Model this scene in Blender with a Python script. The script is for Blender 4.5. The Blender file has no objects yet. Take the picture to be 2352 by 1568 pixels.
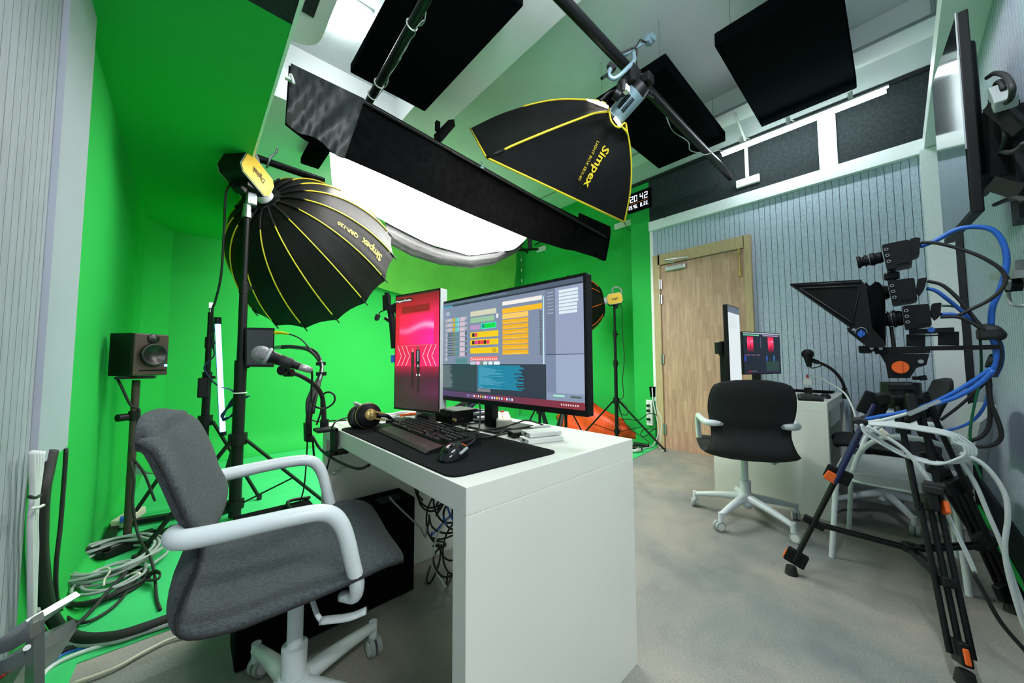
import bpy, bmesh, math, random
from mathutils import Vector, Matrix
from math import sin, cos, tan, pi, radians, hypot, atan2
random.seed(7)
scn = bpy.context.scene
COL = scn.collection
# ---------------------------------------------------------------- camera, world, exposure, big lights
YAW, PIT, ROL, FPX = radians(42.398), radians(3.341), radians(-0.2), 808.76
CAM = Vector((0, 0, 0.993))
_f = Vector((sin(YAW)*cos(PIT), cos(YAW)*cos(PIT), sin(PIT)))
_r = Vector((cos(YAW), -sin(YAW), 0)); _u = _r.cross(_f)
RT = _r*cos(ROL)+_u*sin(ROL); UP = -_r*sin(ROL)+_u*cos(ROL)
cam_d = bpy.data.cameras.new('camera'); cam = bpy.data.objects.new('camera', cam_d); COL.objects.link(cam)
cam_d.sensor_width = 36; cam_d.lens = FPX/2352*36; cam_d.clip_start = .02
cam.matrix_world = Matrix(((RT.x, UP.x, -_f.x, CAM.x), (RT.y, UP.y, -_f.y, CAM.y), (RT.z, UP.z, -_f.z, CAM.z), (0, 0, 0, 1)))
scn.camera = cam
vs = scn.view_settings
vs.view_transform = 'Standard'; vs.look = 'None'; vs.gamma = 1; vs.use_curve_mapping = False
vs.exposure = 0.58
w = bpy.data.worlds.new('world'); scn.world = w; w.use_nodes = True
w.node_tree.nodes['Background'].inputs[0].default_value = (.72, .86, .95, 1)
w.node_tree.nodes['Background'].inputs[1].default_value = .30

def at(px, py, x=None, y=None, z=None, d=None, pl=None):
    """point of the place seen at a photo position, at a known distance or on a known plane"""
    r = _f+RT*((px-1176)/FPX)-UP*((py-784)/FPX)
    if x is not None: t = (x-CAM.x)/r.x
    elif y is not None: t = (y-CAM.y)/r.y
    elif z is not None: t = (z-CAM.z)/r.z
    elif pl is not None: t = (pl[0]-CAM).dot(pl[1])/r.dot(pl[1])
    else: t = d
    return CAM+r*t

# ---------------------------------------------------------------- materials
def s2l(c):
    return tuple((v/12.92 if v <= .04045 else ((v+.055)/1.055)**2.4) for v in c)
def rgb(r, g, b): return s2l((r/255, g/255, b/255))
M = {}
def mat(name, col, rough=.6, metal=0, noise=0, scale=40, bump=0, bscale=200, emit=None, es=1, spec=.5, sheen=0, alpha=1, stretch=None, coat=0):
    m = bpy.data.materials.new(name); m.use_nodes = True; nt = m.node_tree; N = nt.nodes; L = nt.links
    b = N['Principled BSDF']
    b.inputs['Base Color'].default_value = (*col, 1); b.inputs['Roughness'].default_value = rough
    b.inputs['Metallic'].default_value = metal; b.inputs['Specular IOR Level'].default_value = spec
    if sheen: b.inputs['Sheen Weight'].default_value = sheen
    if coat: b.inputs['Coat Weight'].default_value = coat; b.inputs['Coat Roughness'].default_value = .1
    if alpha < 1: b.inputs['Alpha'].default_value = alpha
    if emit: b.inputs['Emission Color'].default_value = (*emit, 1); b.inputs['Emission Strength'].default_value = es
    tc = N.new('ShaderNodeTexCoord'); src = tc.outputs['Object']
    if stretch:
        mp = N.new('ShaderNodeMapping'); mp.inputs['Scale'].default_value = stretch; L.new(src, mp.inputs[0]); src = mp.outputs[0]
    nz = N.new('ShaderNodeTexNoise'); nz.inputs['Scale'].default_value = scale; nz.inputs['Detail'].default_value = 4
    L.new(src, nz.inputs['Vector'])
    mx = N.new('ShaderNodeMix'); mx.data_type = 'RGBA'
    k = max(noise, .02)
    mx.inputs[6].default_value = (*[c*(1-k) for c in col], 1); mx.inputs[7].default_value = (*[min(1, c*(1+k)) for c in col], 1)
    rm = N.new('ShaderNodeMapRange'); rm.inputs[1].default_value = .3; rm.inputs[2].default_value = .7
    L.new(nz.outputs[0], rm.inputs[0]); L.new(rm.outputs[0], mx.inputs[0]); L.new(mx.outputs[2], b.inputs['Base Color'])
    if bump:
        n2 = N.new('ShaderNodeTexNoise'); n2.inputs['Scale'].default_value = bscale; n2.inputs['Detail'].default_value = 3
        L.new(src, n2.inputs['Vector'])
        bp = N.new('ShaderNodeBump'); bp.inputs['Strength'].default_value = bump; bp.inputs['Distance'].default_value = .01
        L.new(n2.outputs[0], bp.inputs['Height']); L.new(bp.outputs[0], b.inputs['Normal'])
    M[name] = m
    return m
mat('green', (.026, .43, .075), .7, noise=.05, scale=1.2, spec=.15)
mat('green_floor', (.05, .54, .17), .45, noise=.08, scale=2.5, bump=.03, bscale=5)
mat('green_cloth', (.10, .42, .05), .8, noise=.08, scale=6, bump=.2, bscale=9)  # yellow cast of the big softlight is put into this colour
mat('white_wall', (.62, .68, .67), .6, noise=.05, scale=3)
mat('beam_white', (.88, .90, .90), .5, noise=.03, scale=2)
mat('ceiling', (.70, .75, .75), .7, noise=.06, scale=2)
mat('board', (.36, .39, .46), .6, noise=.05, scale=3)
mat('trim', (.86, .88, .90), .45, noise=.02)
mat('panel_blue', (.42, .49, .60), .6, noise=.16, scale=90, stretch=(1, 1, .5))
mat('groove_shade', (.15, .19, .23), .8)  # shade inside the panel grooves, painted as a darker colour
mat('panel_grey', (.31, .325, .38), .6, noise=.1, scale=50, stretch=(1, 1, .12))
mat('groove_shade_grey', (.16, .19, .20), .8)  # same for the left panelling: groove shade put into the colour
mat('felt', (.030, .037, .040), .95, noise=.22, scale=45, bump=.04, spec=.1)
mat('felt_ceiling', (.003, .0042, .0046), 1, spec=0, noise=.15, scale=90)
mat('dark_line', (.01, .012, .014), .5)
mat('laminate', (.75, .76, .70), .35, noise=.02, scale=2)
mat('laminate_edge', (.30, .33, .32), .6)
mat('white_metal', (.68, .74, .76), .32, noise=.02)
mat('white_plastic', (.74, .76, .73), .4, noise=.02)
mat('grey_plastic', (.35, .38, .38), .45)
mat('fabric_grey', (.036, .046, .052), .95, noise=.62, scale=170, bump=.4, bscale=300, sheen=.1)
mat('fabric_black', (.018, .019, .020), .95, noise=.3, scale=300, bump=.3, bscale=500)
mat('fabric_light', (.33, .36, .37), .95, noise=.12, scale=200, bump=.2, bscale=300)
mat('black_cloth', (.004, .004, .0045), .95, spec=.02, noise=.3, scale=20, bump=.25, bscale=14)
mat('black_satin', (.014, .017, .017), .5, noise=.25, scale=12, bump=.25, bscale=9)
mat('softbox_cloth', (.006, .006, .006), .55, spec=.16, noise=.25, scale=15, bump=.25, bscale=11)
mat('mesh_cloth', (.03, .03, .032), .7, noise=.5, scale=30, bump=.5, bscale=30, stretch=(.2, 1, 4))
mat('black_metal', (.006, .006, .007), .45, spec=.25)
mat('pipe_metal', (.006, .0065, .007), .36, spec=.22)
mat('black_plastic', (.006, .006, .0065), .45, noise=.1, spec=.25)
mat('gloss_black', (.006, .007, .008), .14, noise=.1)
mat('black_matte', (.002, .002, .0024), .9, spec=.08)
mat('mat_cloth', (.006, .0075, .008), .95, spec=.15, noise=.2, scale=300)
mat('rubber', (.012, .012, .012), .65)
mat('speaker_brown', (.045, .028, .022), .45, noise=.05)
mat('cone', (.007, .007, .008), .4)
mat('steel', (.45, .47, .48), .3, metal=.9)
mat('alum', (.55, .60, .62), .28, metal=.8, noise=.1, scale=8)
mat('blue_metal', (.22, .33, .38), .4, metal=.4)
mat('gold', (.50, .36, .12), .35, metal=.6)
mat('yellow', (.80, .50, .01), .45, noise=.02)
mat('yellow_pipe', (.72, .55, .02), .5)
mat('orange', (.85, .13, .012), .45)
mat('orange_bag', (.75, .06, .01), .45, noise=.2, scale=8, bump=.7, bscale=8)
mat('red', (.6, .03, .02), .4)
mat('blue_cable', (.02, .13, .55), .4)
mat('navy', (.01, .015, .08), .4)
mat('green_cable', (.005, .12, .05), .4)
mat('white_cable', (.62, .66, .66), .45)
mat('grey_cable', (.30, .34, .33), .5)
mat('cream', (.62, .58, .47), .5)
mat('mesh_grille', (.30, .30, .31), .4, metal=.5, noise=.5, scale=400, bump=.6, bscale=500)
mat('silver_plug', (.45, .40, .41), .35, metal=.5, noise=.1)
mat('sticker', (.7, .7, .68), .5)
mat('screen_glass', (.012, .015, .018), .06, spec=.9, coat=1)
mat('silk', (.9, .9, .9), .8, emit=(1, .99, .96), es=12)
mat('tube_on', (.9, .9, .9), .6, emit=(.86, .98, 1), es=34)
mat('tube_mid', (.9, .9, .9), .6, emit=(.88, .95, 1), es=165)
mat('tube_near', (.9, .9, .9), .6, emit=(.95, 1, .98), es=185)
mat('lamp_on', (.9, .9, .9), .6, emit=(.90, .98, 1), es=15)
mat('softbox_glow', (.9, .9, .9), .6, emit=(1, .97, .88), es=5.5)
mat('softbox_lining', (.6, .6, .6), .4)
mat('blue_tube', (.6, .8, 1), .4, emit=(.22, .55, 1), es=2.6)
mat('led_white', (.8, .8, .9), .4, emit=(.75, .8, 1), es=1.6)
mat('led_orange', (.8, .3, .1), .4, emit=(.8, .2, .05), es=.6)
mat('led_blue', (.3, .5, 1), .4, emit=(.2, .45, 1), es=2)

def attr_mat(name, rough=.4, k=1.0):
    m = bpy.data.materials.new(name); m.use_nodes = True; nt = m.node_tree; b = nt.nodes['Principled BSDF']
    a = nt.nodes.new('ShaderNodeAttribute'); a.attribute_name = 'Col'
    nt.links.new(a.outputs['Color'], b.inputs['Emission Color']); b.inputs['Emission Strength'].default_value = k
    b.inputs['Base Color'].default_value = (.01, .01, .012, 1); b.inputs['Roughness'].default_value = rough
    M[name] = m
attr_mat('screen_image', .45, .9)

def floor_mat():
    m = bpy.data.materials.new('carpet_floor'); m.use_nodes = True; nt = m.node_tree; N = nt.nodes; L = nt.links
    b = N['Principled BSDF']; b.inputs['Roughness'].default_value = .85
    tc = N.new('ShaderNodeTexCoord')
    n1 = N.new('ShaderNodeTexNoise'); n1.inputs['Scale'].default_value = 1.7; n1.inputs['Detail'].default_value = 6; n1.inputs['Distortion'].default_value = .6
    n2 = N.new('ShaderNodeTexNoise'); n2.inputs['Scale'].default_value = 160; n2.inputs['Detail'].default_value = 5
    n3 = N.new('ShaderNodeTexNoise'); n3.inputs['Scale'].default_value = 6; n3.inputs['Detail'].default_value = 5
    for n in (n1, n2, n3): L.new(tc.outputs['Object'], n.inputs['Vector'])
    r = N.new('ShaderNodeValToRGB'); r.color_ramp.elements[0].position = .35; r.color_ramp.elements[0].color = (.19, .205, .20, 1)
    r.color_ramp.elements[1].position = .66; r.color_ramp.elements[1].color = (.33, .30, .26, 1)
    L.new(n1.outputs[0], r.inputs[0])
    r2 = N.new('ShaderNodeValToRGB'); r2.color_ramp.elements[0].position = .3; r2.color_ramp.elements[0].color = (.82, .82, .82, 1)
    r2.color_ramp.elements[1].position = .68; r2.color_ramp.elements[1].color = (1.12, 1.12, 1.12, 1)
    L.new(n2.outputs[0], r2.inputs[0])
    r3 = N.new('ShaderNodeValToRGB'); r3.color_ramp.elements[0].position = .34; r3.color_ramp.elements[0].color = (.86, .86, .88, 1)
    r3.color_ramp.elements[1].position = .5; r3.color_ramp.elements[1].color = (1, 1, 1, 1)
    L.new(n3.outputs[0], r3.inputs[0])
    a = N.new('ShaderNodeMix'); a.data_type = 'RGBA'; a.blend_type = 'MULTIPLY'; a.inputs[0].default_value = 1
    L.new(r.outputs[0], a.inputs[6]); L.new(r2.outputs[0], a.inputs[7])
    c = N.new('ShaderNodeMix'); c.data_type = 'RGBA'; c.blend_type = 'MULTIPLY'; c.inputs[0].default_value = 1
    L.new(a.outputs[2], c.inputs[6]); L.new(r3.outputs[0], c.inputs[7])
    L.new(c.outputs[2], b.inputs['Base Color'])
    bp = N.new('ShaderNodeBump'); bp.inputs['Strength'].default_value = .25; bp.inputs['Distance'].default_value = .004
    L.new(n2.outputs[0], bp.inputs['Height']); L.new(bp.outputs[0], b.inputs['Normal'])
    M['carpet_floor'] = m
floor_mat()
def wood_mat():
    m = bpy.data.materials.new('wood'); m.use_nodes = True; nt = m.node_tree; N = nt.nodes; L = nt.links
    b = N['Principled BSDF']; b.inputs['Roughness'].default_value = .5
    tc = N.new('ShaderNodeTexCoord'); sx = N.new('ShaderNodeSeparateXYZ'); cb = N.new('ShaderNodeCombineXYZ')
    L.new(tc.outputs['Object'], sx.inputs[0]); L.new(sx.outputs['Z'], cb.inputs['X']); L.new(sx.outputs['Y'], cb.inputs['Y'])
    br = N.new('ShaderNodeTexBrick'); br.offset = .37; br.squash = 1
    br.inputs['Color1'].default_value = (.58, .36, .25, 1); br.inputs['Color2'].default_value = (.46, .27, .19, 1)
    br.inputs['Mortar'].default_value = (.42, .25, .17, 1); br.inputs['Scale'].default_value = 1; br.inputs['Mortar Size'].default_value = .0012
    br.inputs['Brick Width'].default_value = .34; br.inputs['Row Height'].default_value = .042
    L.new(cb.outputs[0], br.inputs['Vector'])
    mp = N.new('ShaderNodeMapping'); mp.inputs['Scale'].default_value = (20, 20, 1.6); L.new(tc.outputs['Object'], mp.inputs[0])
    nz = N.new('ShaderNodeTexNoise'); nz.inputs['Scale'].default_value = 3; nz.inputs['Detail'].default_value = 6; L.new(mp.outputs[0], nz.inputs['Vector'])
    r = N.new('ShaderNodeValToRGB'); r.color_ramp.elements[0].color = (.78, .74, .72, 1); r.color_ramp.elements[1].color = (1.12, 1.12, 1.12, 1)
    r.color_ramp.elements[0].position = .3; r.color_ramp.elements[1].position = .7; L.new(nz.outputs[0], r.inputs[0])
    a = N.new('ShaderNodeMix'); a.data_type = 'RGBA'; a.blend_type = 'MULTIPLY'; a.inputs[0].default_value = 1
    L.new(br.outputs[0], a.inputs[6]); L.new(r.outputs[0], a.inputs[7]); L.new(a.outputs[2], b.inputs['Base Color'])
    M['wood'] = m
wood_mat()
mat('wood_frame', (.50, .36, .20), .5, noise=.12, scale=12, stretch=(6, 6, .6))
mat('rug', (.115, .12, .12), .97, noise=.3, scale=220, bump=.3, bscale=250)

# ---------------------------------------------------------------- mesh builder
def V(*a): return Vector(a)
def frame_from(n, up=Vector((0, 0, 1))):
    n = n.normalized()
    a = up.cross(n)
    if a.length < 1e-4: a = Vector((1, 0, 0)).cross(n)
    a.normalize(); b = n.cross(a)
    return a, b, n
def smooth_path(pts, k=6):
    pts = [Vector(p) for p in pts]
    if len(pts) < 3: return pts
    out = []
    P = [pts[0]*2-pts[1]]+pts+[pts[-1]*2-pts[-2]]
    for i in range(1, len(P)-2):
        for j in range(k):
            t = j/k; a, b, c, d = P[i-1], P[i], P[i+1], P[i+2]
            out.append(.5*((2*b)+(c-a)*t+(2*a-5*b+4*c-d)*t*t+(3*b-a-3*c+d)*t**3))
    out.append(pts[-1])
    return out
class MB:
    def __init__(s): s.v = []; s.f = []; s.m = []; s.sm = []; s.col = None
    def add(s, vs, fs, m=0, smooth=False):
        o = len(s.v); s.v += [Vector(p) for p in vs]
        for f in fs: s.f.append([i+o for i in f]); s.m.append(m); s.sm.append(smooth)
        return s
    def box(s, c, size, R=None, m=0, bev=0):
        hx, hy, hz = size[0]/2, size[1]/2, size[2]/2; c = Vector(c)
        if bev:
            bm = bmesh.new(); bmesh.ops.create_cube(bm, size=1)
            for v in bm.verts: v.co = Vector((v.co.x*size[0], v.co.y*size[1], v.co.z*size[2]))
            bmesh.ops.bevel(bm, geom=bm.edges[:], offset=min(bev, min(size)*.45), segments=2, profile=.5, affect='EDGES')
            bm.verts.index_update()
            vs = [v.co.copy() for v in bm.verts]; fs = [[v.index for v in f.verts] for f in bm.faces]; bm.free()
        else:
            vs = [Vector((x, y, z)) for z in (-hz, hz) for y in (-hy, hy) for x in (-hx, hx)]
            fs = [(0, 2, 3, 1), (4, 5, 7, 6), (0, 1, 5, 4), (2, 6, 7, 3), (0, 4, 6, 2), (1, 3, 7, 5)]
        if R is not None: vs = [R @ v for v in vs]
        return s.add([v+c for v in vs], fs, m, False)
    def bar(s, a, b, wd, th, up=(0, 0, 1), m=0, bev=0):
        a = Vector(a); b = Vector(b); x, y, n = frame_from(b-a, Vector(up))
        R = Matrix((x, y, n)).transposed()
        return s.box((a+b)/2, (wd, th, (b-a).length), R, m, bev)
    def cyl(s, a, b, r, r2=None, n=16, m=0, cap=True, smooth=True):
        a = Vector(a); b = Vector(b); r2 = r if r2 is None else r2
        x, y, z = frame_from(b-a)
        vs = []
        for p, q in ((a, r), (b, r2)):
            for i in range(n):
                t = 2*pi*i/n; vs.append(p+x*(q*cos(t))+y*(q*sin(t)))
        fs = [(i, (i+1) % n, n+(i+1) % n, n+i) for i in range(n)]
        s.add(vs, fs, m, smooth)
        if cap: s.add(vs, [list(range(n))[::-1], [n+i for i in range(n)]], m, False)
        return s
    def tube(s, path, r, n=8, m=0, k=6, smooth=True, flat=None):
        P = smooth_path(path, k) if k else [Vector(p) for p in path]
        P = [p for i, p in enumerate(P) if i == 0 or (p-P[i-1]).length > 1e-6]
        R = r if isinstance(r, (list, tuple)) else None
        prev = None; vs = []
        for i, p in enumerate(P):
            t = (P[min(i+1, len(P)-1)]-P[max(i-1, 0)]).normalized()
            if prev is None: x, y, _ = frame_from(t)
            else:
                x = (prev-t*prev.dot(t))
                x = x.normalized() if x.length > 1e-5 else frame_from(t)[0]
                y = t.cross(x)
            prev = x
            if R:
                u = i/(len(P)-1)*(len(R)-1); j = min(int(u), len(R)-2); rr = R[j]+(R[j+1]-R[j])*(u-j)
            else: rr = r
            fx, fy = flat if flat else (1, 1)
            for q in range(n):
                a = 2*pi*q/n; vs.append(p+x*(rr*fx*cos(a))+y*(rr*fy*sin(a)))
        L = len(P)
        fs = [(i*n+q, i*n+(q+1) % n, (i+1)*n+(q+1) % n, (i+1)*n+q) for i in range(L-1) for q in range(n)]
        fs += [list(range(n))[::-1], [(L-1)*n+q for q in range(n)]]
        return s.add(vs, fs, m, smooth)
    def lathe(s, prof, c, axis=(0, 0, 1), n=24, m=0, smooth=True):
        x, y, z = frame_from(Vector(axis)); c = Vector(c); vs = []
        for r, h in prof:
            for i in range(n):
                t = 2*pi*i/n; vs.append(c+z*h+x*(r*cos(t))+y*(r*sin(t)))
        k = len(prof)
        fs = [(j*n+i, j*n+(i+1) % n, (j+1)*n+(i+1) % n, (j+1)*n+i) for j in range(k-1) for i in range(n)]
        if prof[0][0] > 1e-4: fs.append(list(range(n))[::-1])
        if prof[-1][0] > 1e-4: fs.append([(k-1)*n+i for i in range(n)])
        return s.add(vs, fs, m, smooth)
    def sphere(s, c, r, n=16, m=0, sc=(1, 1, 1)):
        prof = [(max(r*sin(pi*i/10), 1e-5), -r*cos(pi*i/10)) for i in range(11)]
        k = MB().lathe(prof, (0, 0, 0), n=n); c = Vector(c)
        return s.add([Vector((v.x*sc[0], v.y*sc[1], v.z*sc[2]))+c for v in k.v], k.f, m, True)
    def grid(s, rows, m=0, smooth=True, close=False):
        nr = len(rows); nc = len(rows[0]); vs = [p for r in rows for p in r]
        fs = [(i*nc+j, i*nc+j+1, (i+1)*nc+j+1, (i+1)*nc+j) for i in range(nr-1) for j in range(nc-1)]
        if close: fs += [(i*nc+nc-1, i*nc, (i+1)*nc, (i+1)*nc+nc-1) for i in range(nr-1)]
        return s.add(vs, fs, m, smooth)
    def sheet(s, rows, th, m=0):
        """a surface with real thickness th"""
        rows = [[Vector(p) for p in r] for r in rows]; nr, nc = len(rows), len(rows[0]); back = []
        for i in range(nr):
            q = []
            for j in range(nc):
                du = rows[min(i+1, nr-1)][j]-rows[max(i-1, 0)][j]; dv = rows[i][min(j+1, nc-1)]-rows[i][max(j-1, 0)]
                n = du.cross(dv); n = n.normalized() if n.length > 1e-9 else Vector((0, 0, 1)); q.append(rows[i][j]-n*th)
            back.append(q)
        s.grid(rows, m); s.grid([r[::-1] for r in back], m)
        for a, b in ((rows[0], back[0]), (rows[-1], back[-1]), ([r[0] for r in rows], [r[0] for r in back]), ([r[-1] for r in rows], [r[-1] for r in back])):
            s.grid([a, b], m, False)
        return s
    def prism(s, poly, d, m=0):
        """closed 3d polygon extruded by vector d"""
        poly = [Vector(p) for p in poly]; d = Vector(d); n = len(poly)
        return s.add(poly+[p+d for p in poly], [list(range(n)), [n+i for i in range(n)][::-1]]+[(i, n+i, n+(i+1) % n, (i+1) % n) for i in range(n)], m)
    def quad(s, a, b, c, d, m=0): return s.add([a, b, c, d], [(0, 1, 2, 3)], m)
    def text(s, txt, mp, m=0, bold=False):
        cu = bpy.data.curves.new('t', 'FONT'); cu.body = txt; cu.size = 1; cu.resolution_u = 2
        if bold: cu.offset = .02
        o = bpy.data.objects.new('t', cu); COL.objects.link(o)
        me = o.to_mesh(); vs = [v.co.copy() for v in me.vertices]; fs = [list(p.vertices) for p in me.polygons]
        o.to_mesh_clear(); bpy.data.objects.remove(o)
        w = max([v.x for v in vs] or [1])
        return s.add([mp(v.x/w, v.y, w) for v in vs], fs, m)
    def build(s, name, mats, parent=None, label=None):
        if not isinstance(mats, (list, tuple)): mats = [mats]
        me = bpy.data.meshes.new(name)
        if parent is not None:
            r = parent
            while r.parent: r = r.parent
            inv = r.matrix_basis.inverted(); off = None
            vs = [inv @ v for v in s.v]
        else:
            xs = [v.x for v in s.v]; ys = [v.y for v in s.v]; zs = [v.z for v in s.v]
            off = Vector(((min(xs)+max(xs))/2, (min(ys)+max(ys))/2, min(zs))); vs = [v-off for v in s.v]
        me.from_pydata(vs, [], s.f)
        for q in mats: me.materials.append(M[q])
        me.polygons.foreach_set('material_index', s.m); me.polygons.foreach_set('use_smooth', s.sm)
        if s.col:
            at_ = me.color_attributes.new('Col', 'FLOAT_COLOR', 'CORNER'); i = 0; buf = []
            for fi, f in enumerate(s.f):
                for k in f: buf += [*s.col[fi], 1]
            at_.data.foreach_set('color', buf)
        me.validate()
        bm = bmesh.new(); bm.from_mesh(me)
        if not s.col: bmesh.ops.recalc_face_normals(bm, faces=bm.faces[:])
        bm.to_mesh(me); bm.free(); me.update()
        o = bpy.data.objects.new(name, me); COL.objects.link(o)
        if parent is not None: o.parent = parent
        else: o.location = off
        if label: o['label'] = label
        return o
def tag(o, label, cat, group=None):
    o['label'] = label; o['category'] = cat
    if group: o['group'] = group
    return o
def thing(name, label, cat, loc=(0, 0, 0), rz=0, group=None):
    o = bpy.data.objects.new(name, None); COL.objects.link(o); o.empty_display_size = .05
    o.matrix_basis = Matrix.Translation(Vector(loc)) @ Matrix.Rotation(rz, 4, 'Z')
    return tag(o, label, cat, group)
def struct(name, mb, mats, parent=None):
    o = mb.build(name, mats, parent)
    if parent is None: o['kind'] = 'structure'
    return o
def cable(name, label, pts, r, m, cat='cable', group=None, k=6):
    return tag(MB().tube(pts, r, 8, k=k).build(name, m), label, cat, group)

# ---------------------------------------------------------------- the room
XW, YB, XG, YT, XL, ZS, ZC = 4.10, 4.90, 4.65, -.35, -.345, 2.33, 3.65
b = MB(); b.box((2.0, 1.5, -.05), (5.5, 7.1, .1)); struct('floor', b, 'carpet_floor')
b = MB(); b.prism([(XL, 1.88, .0), (-.24, 1.88, 0), (-.27, .5, 0), (XL, .5, 0)][::-1], (0, 0, .004))
b.prism([(XL, 1.88, 0), (3.2, 1.85, 0), (XW, 1.93, 0), (XG, 1.98, 0), (XG, YB, 0), (XL, YB, 0)], (0, 0, .004)); struct('floor_green', b, 'green_floor')
# curved cove walls of the green studio
def cove_rows(p0, p1, n0, n1, zt, r=.25):
    rows = []
    prof = [(0, zt), (0, zt*.5), (0, r)]+[(r-r*cos(a), r-r*sin(a)) for a in [pi/2*i/8 for i in range(1, 9)]]
    for d, z in prof:
        rows.append([Vector((p0[0]+n0[0]*d, p0[1]+n0[1]*d, max(z, .005))), Vector((p1[0]+n1[0]*d, p1[1]+n1[1]*d, max(z, .005)))])
    return rows
A0, A1, A2, A3, A4 = (XL, 2.02), (XL, 4.62), (-.175, YB), (XG, YB), (XG, 2.0)
na, nb, nc, nd, ne = (1, 0), (1, -.55), (.55, -1), (-1, -1), (-1, 0)
struct('wall_left', MB().grid(cove_rows(A0, A1, na, nb, ZS+.02, .07)).grid(cove_rows((XL, .9), A0, na, na, ZC, .02)), 'green')
b = MB().grid(cove_rows(A1, A2, nb, nc, ZS+.02, .2)).grid(cove_rows(A2, A3, nc, nd, ZC, .25))
struct('wall_back', b, 'green')
struct('wall_right', MB().grid(cove_rows(A3, A4, nd, ne, ZC, .03)), 'green')
b = MB().box((XL-.02, 3.0, (ZS+ZC)/2+.05), (.03, 4.2, ZC-ZS-.1)); struct('wall_left_upper', b, 'white_wall')
# green soffit over the left side with raw edge
b = MB().box(((XL+.25)/2, (1.56+YB)/2, ZS+.012), (.25-XL, YB-1.56, .024)); struct('ceiling_green', b, 'green')
b = MB().box(((XL+.25)/2, 1.16, ZS+.012), (.25-XL, .80, .024)); struct('ceiling_board', b, 'felt')
b = MB().box((.255, 2.85, ZS+.02), (.012, 4.1, .045)); struct('trim_1', b, 'trim')
# ceiling, beams
b = MB().box((2.1, 1.5, ZC+.05), (5.6, 7.1, .1)); struct('ceiling', b, 'ceiling')
b = MB().box((1.62, 2.3, 3.5), (.36, 5.2, .3)).box((3.98, 1.0, 3.56), (.30, 3.2, .18)).box((.555, 4.1, 3.40), (1.79, 1.6, .5)); struct('ceiling_beam', b, 'beam_white')
b = MB().tube([(3.80, -.3, 3.44), (3.80, 4.0, 3.44)], .012, k=0).tube([(3.80, -.28, 3.44), (3.80, -.28, 3.62)], .012, k=0)
tag(b.build('ceiling_conduit', 'grey_plastic'), 'thin grey conduit running along the beam above the door wall', 'conduit')
b = MB().box((.5, 2.72, 3.0), (.012, 3.6, .02)); 
def grooves(p0, p1, z0, z1, n, sp=.045, gw=.0035, gd=.005):
    p0 = Vector((*p0, 0)); p1 = Vector((*p1, 0)); d = (p1-p0); L = d.length; d.normalize(); n = Vector((*n, 0)).normalized()
    b = MB(); s = 0
    while s < L-1e-6:
        e = min(s+sp-gw, L); g = min(s+sp, L)
        a, c, q, h = p0+d*s, p0+d*e, p0+d*(e+gw/2)-n*gd, p0+d*g
        Z0 = Vector((0, 0, z0)); Z1 = Vector((0, 0, z1))
        b.quad(a+Z0, c+Z0, c+Z1, a+Z1, 0)
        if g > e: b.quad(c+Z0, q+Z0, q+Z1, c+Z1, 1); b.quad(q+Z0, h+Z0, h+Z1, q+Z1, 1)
        s += sp
    b.box((p0+p1)/2-n*.03+Vector((0, 0, (z0+z1)/2)), (abs(d.x)*L+abs(n.x)*.04, abs(d.y)*L+abs(n.y)*.04, z1-z0))
    return b
# door wall
struct('wall_door_side', grooves((XW, YT), (XW, 1.0-.055), 0, 2.58, (-1, 0)), ['panel_blue', 'groove_shade'])
b = grooves((XW, .945), (XW, 1.95), 2.255, 2.58, (-1, 0)); struct('wall_over_door', b, ['panel_blue', 'groove_shade'])
b = MB().box((XW+.02, (YT+1.98)/2, 2.95), (.04, 1.98-YT, .56)); struct('wall_felt', b, 'felt')
b = MB().box((XW+.03, (YT+2.23)/2, 3.45), (.06, 2.23-YT, .44)); struct('wall_upper', b, 'white_wall')
b = MB().box(((XW+XG)/2, 2.105, 1.62), (XG-XW-.001, .25, 3.24)); struct('wall_pilaster', b, 'green')
b = MB().box((XW-.012, (YT+2.23)/2, 3.225), (.024, 2.23-YT, .035)); struct('trim_2', b, 'dark_line')
b = MB().box((XW-.025, (YT+1.97)/2, 2.625), (.05, 1.97-YT, .11)); struct('trim_3', b, 'trim')
b = MB().box((XW-.012, 1.955, 1.55), (.024, .035, 2.04)); struct('trim_4', b, 'trim')
b = MB().box((XW-.01, .335, 2.945), (.02, .12, .54)); struct('trim_5', b, 'trim')
b = MB().box((XW-.06, -.245, 1.284), (.12, .13, 2.568)); struct('trim_6', b, 'trim')
b = MB().box((2.525, -.275, 2.626), (3.05, .149, .11)); struct('trim_7', b, 'trim')
b = MB().box((4.02, -.330, 1.284), (.03, .034, 2.568)); struct('trim_8', b, 'dark_line')
# wall behind the tv
struct('wall_tv', grooves((1.0, YT), (XW, YT), .0, 3.6, (0, 1)), ['panel_blue', 'groove_shade'])
struct('baseboard_tv', MB().box((2.55, YT+.008, .0925), (3.1, .016, .185)), 'felt')
# left panelled wall
struct('wall_left_panel', grooves((-.33, .75), (-.33, 1.69), .22, ZC-.05, (1, 0)), ['panel_grey', 'groove_shade_grey'])
struct('trim_9', MB().box((-.323, 1.865, 2.172), (.014, .35, 2.956)), 'board')
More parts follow.
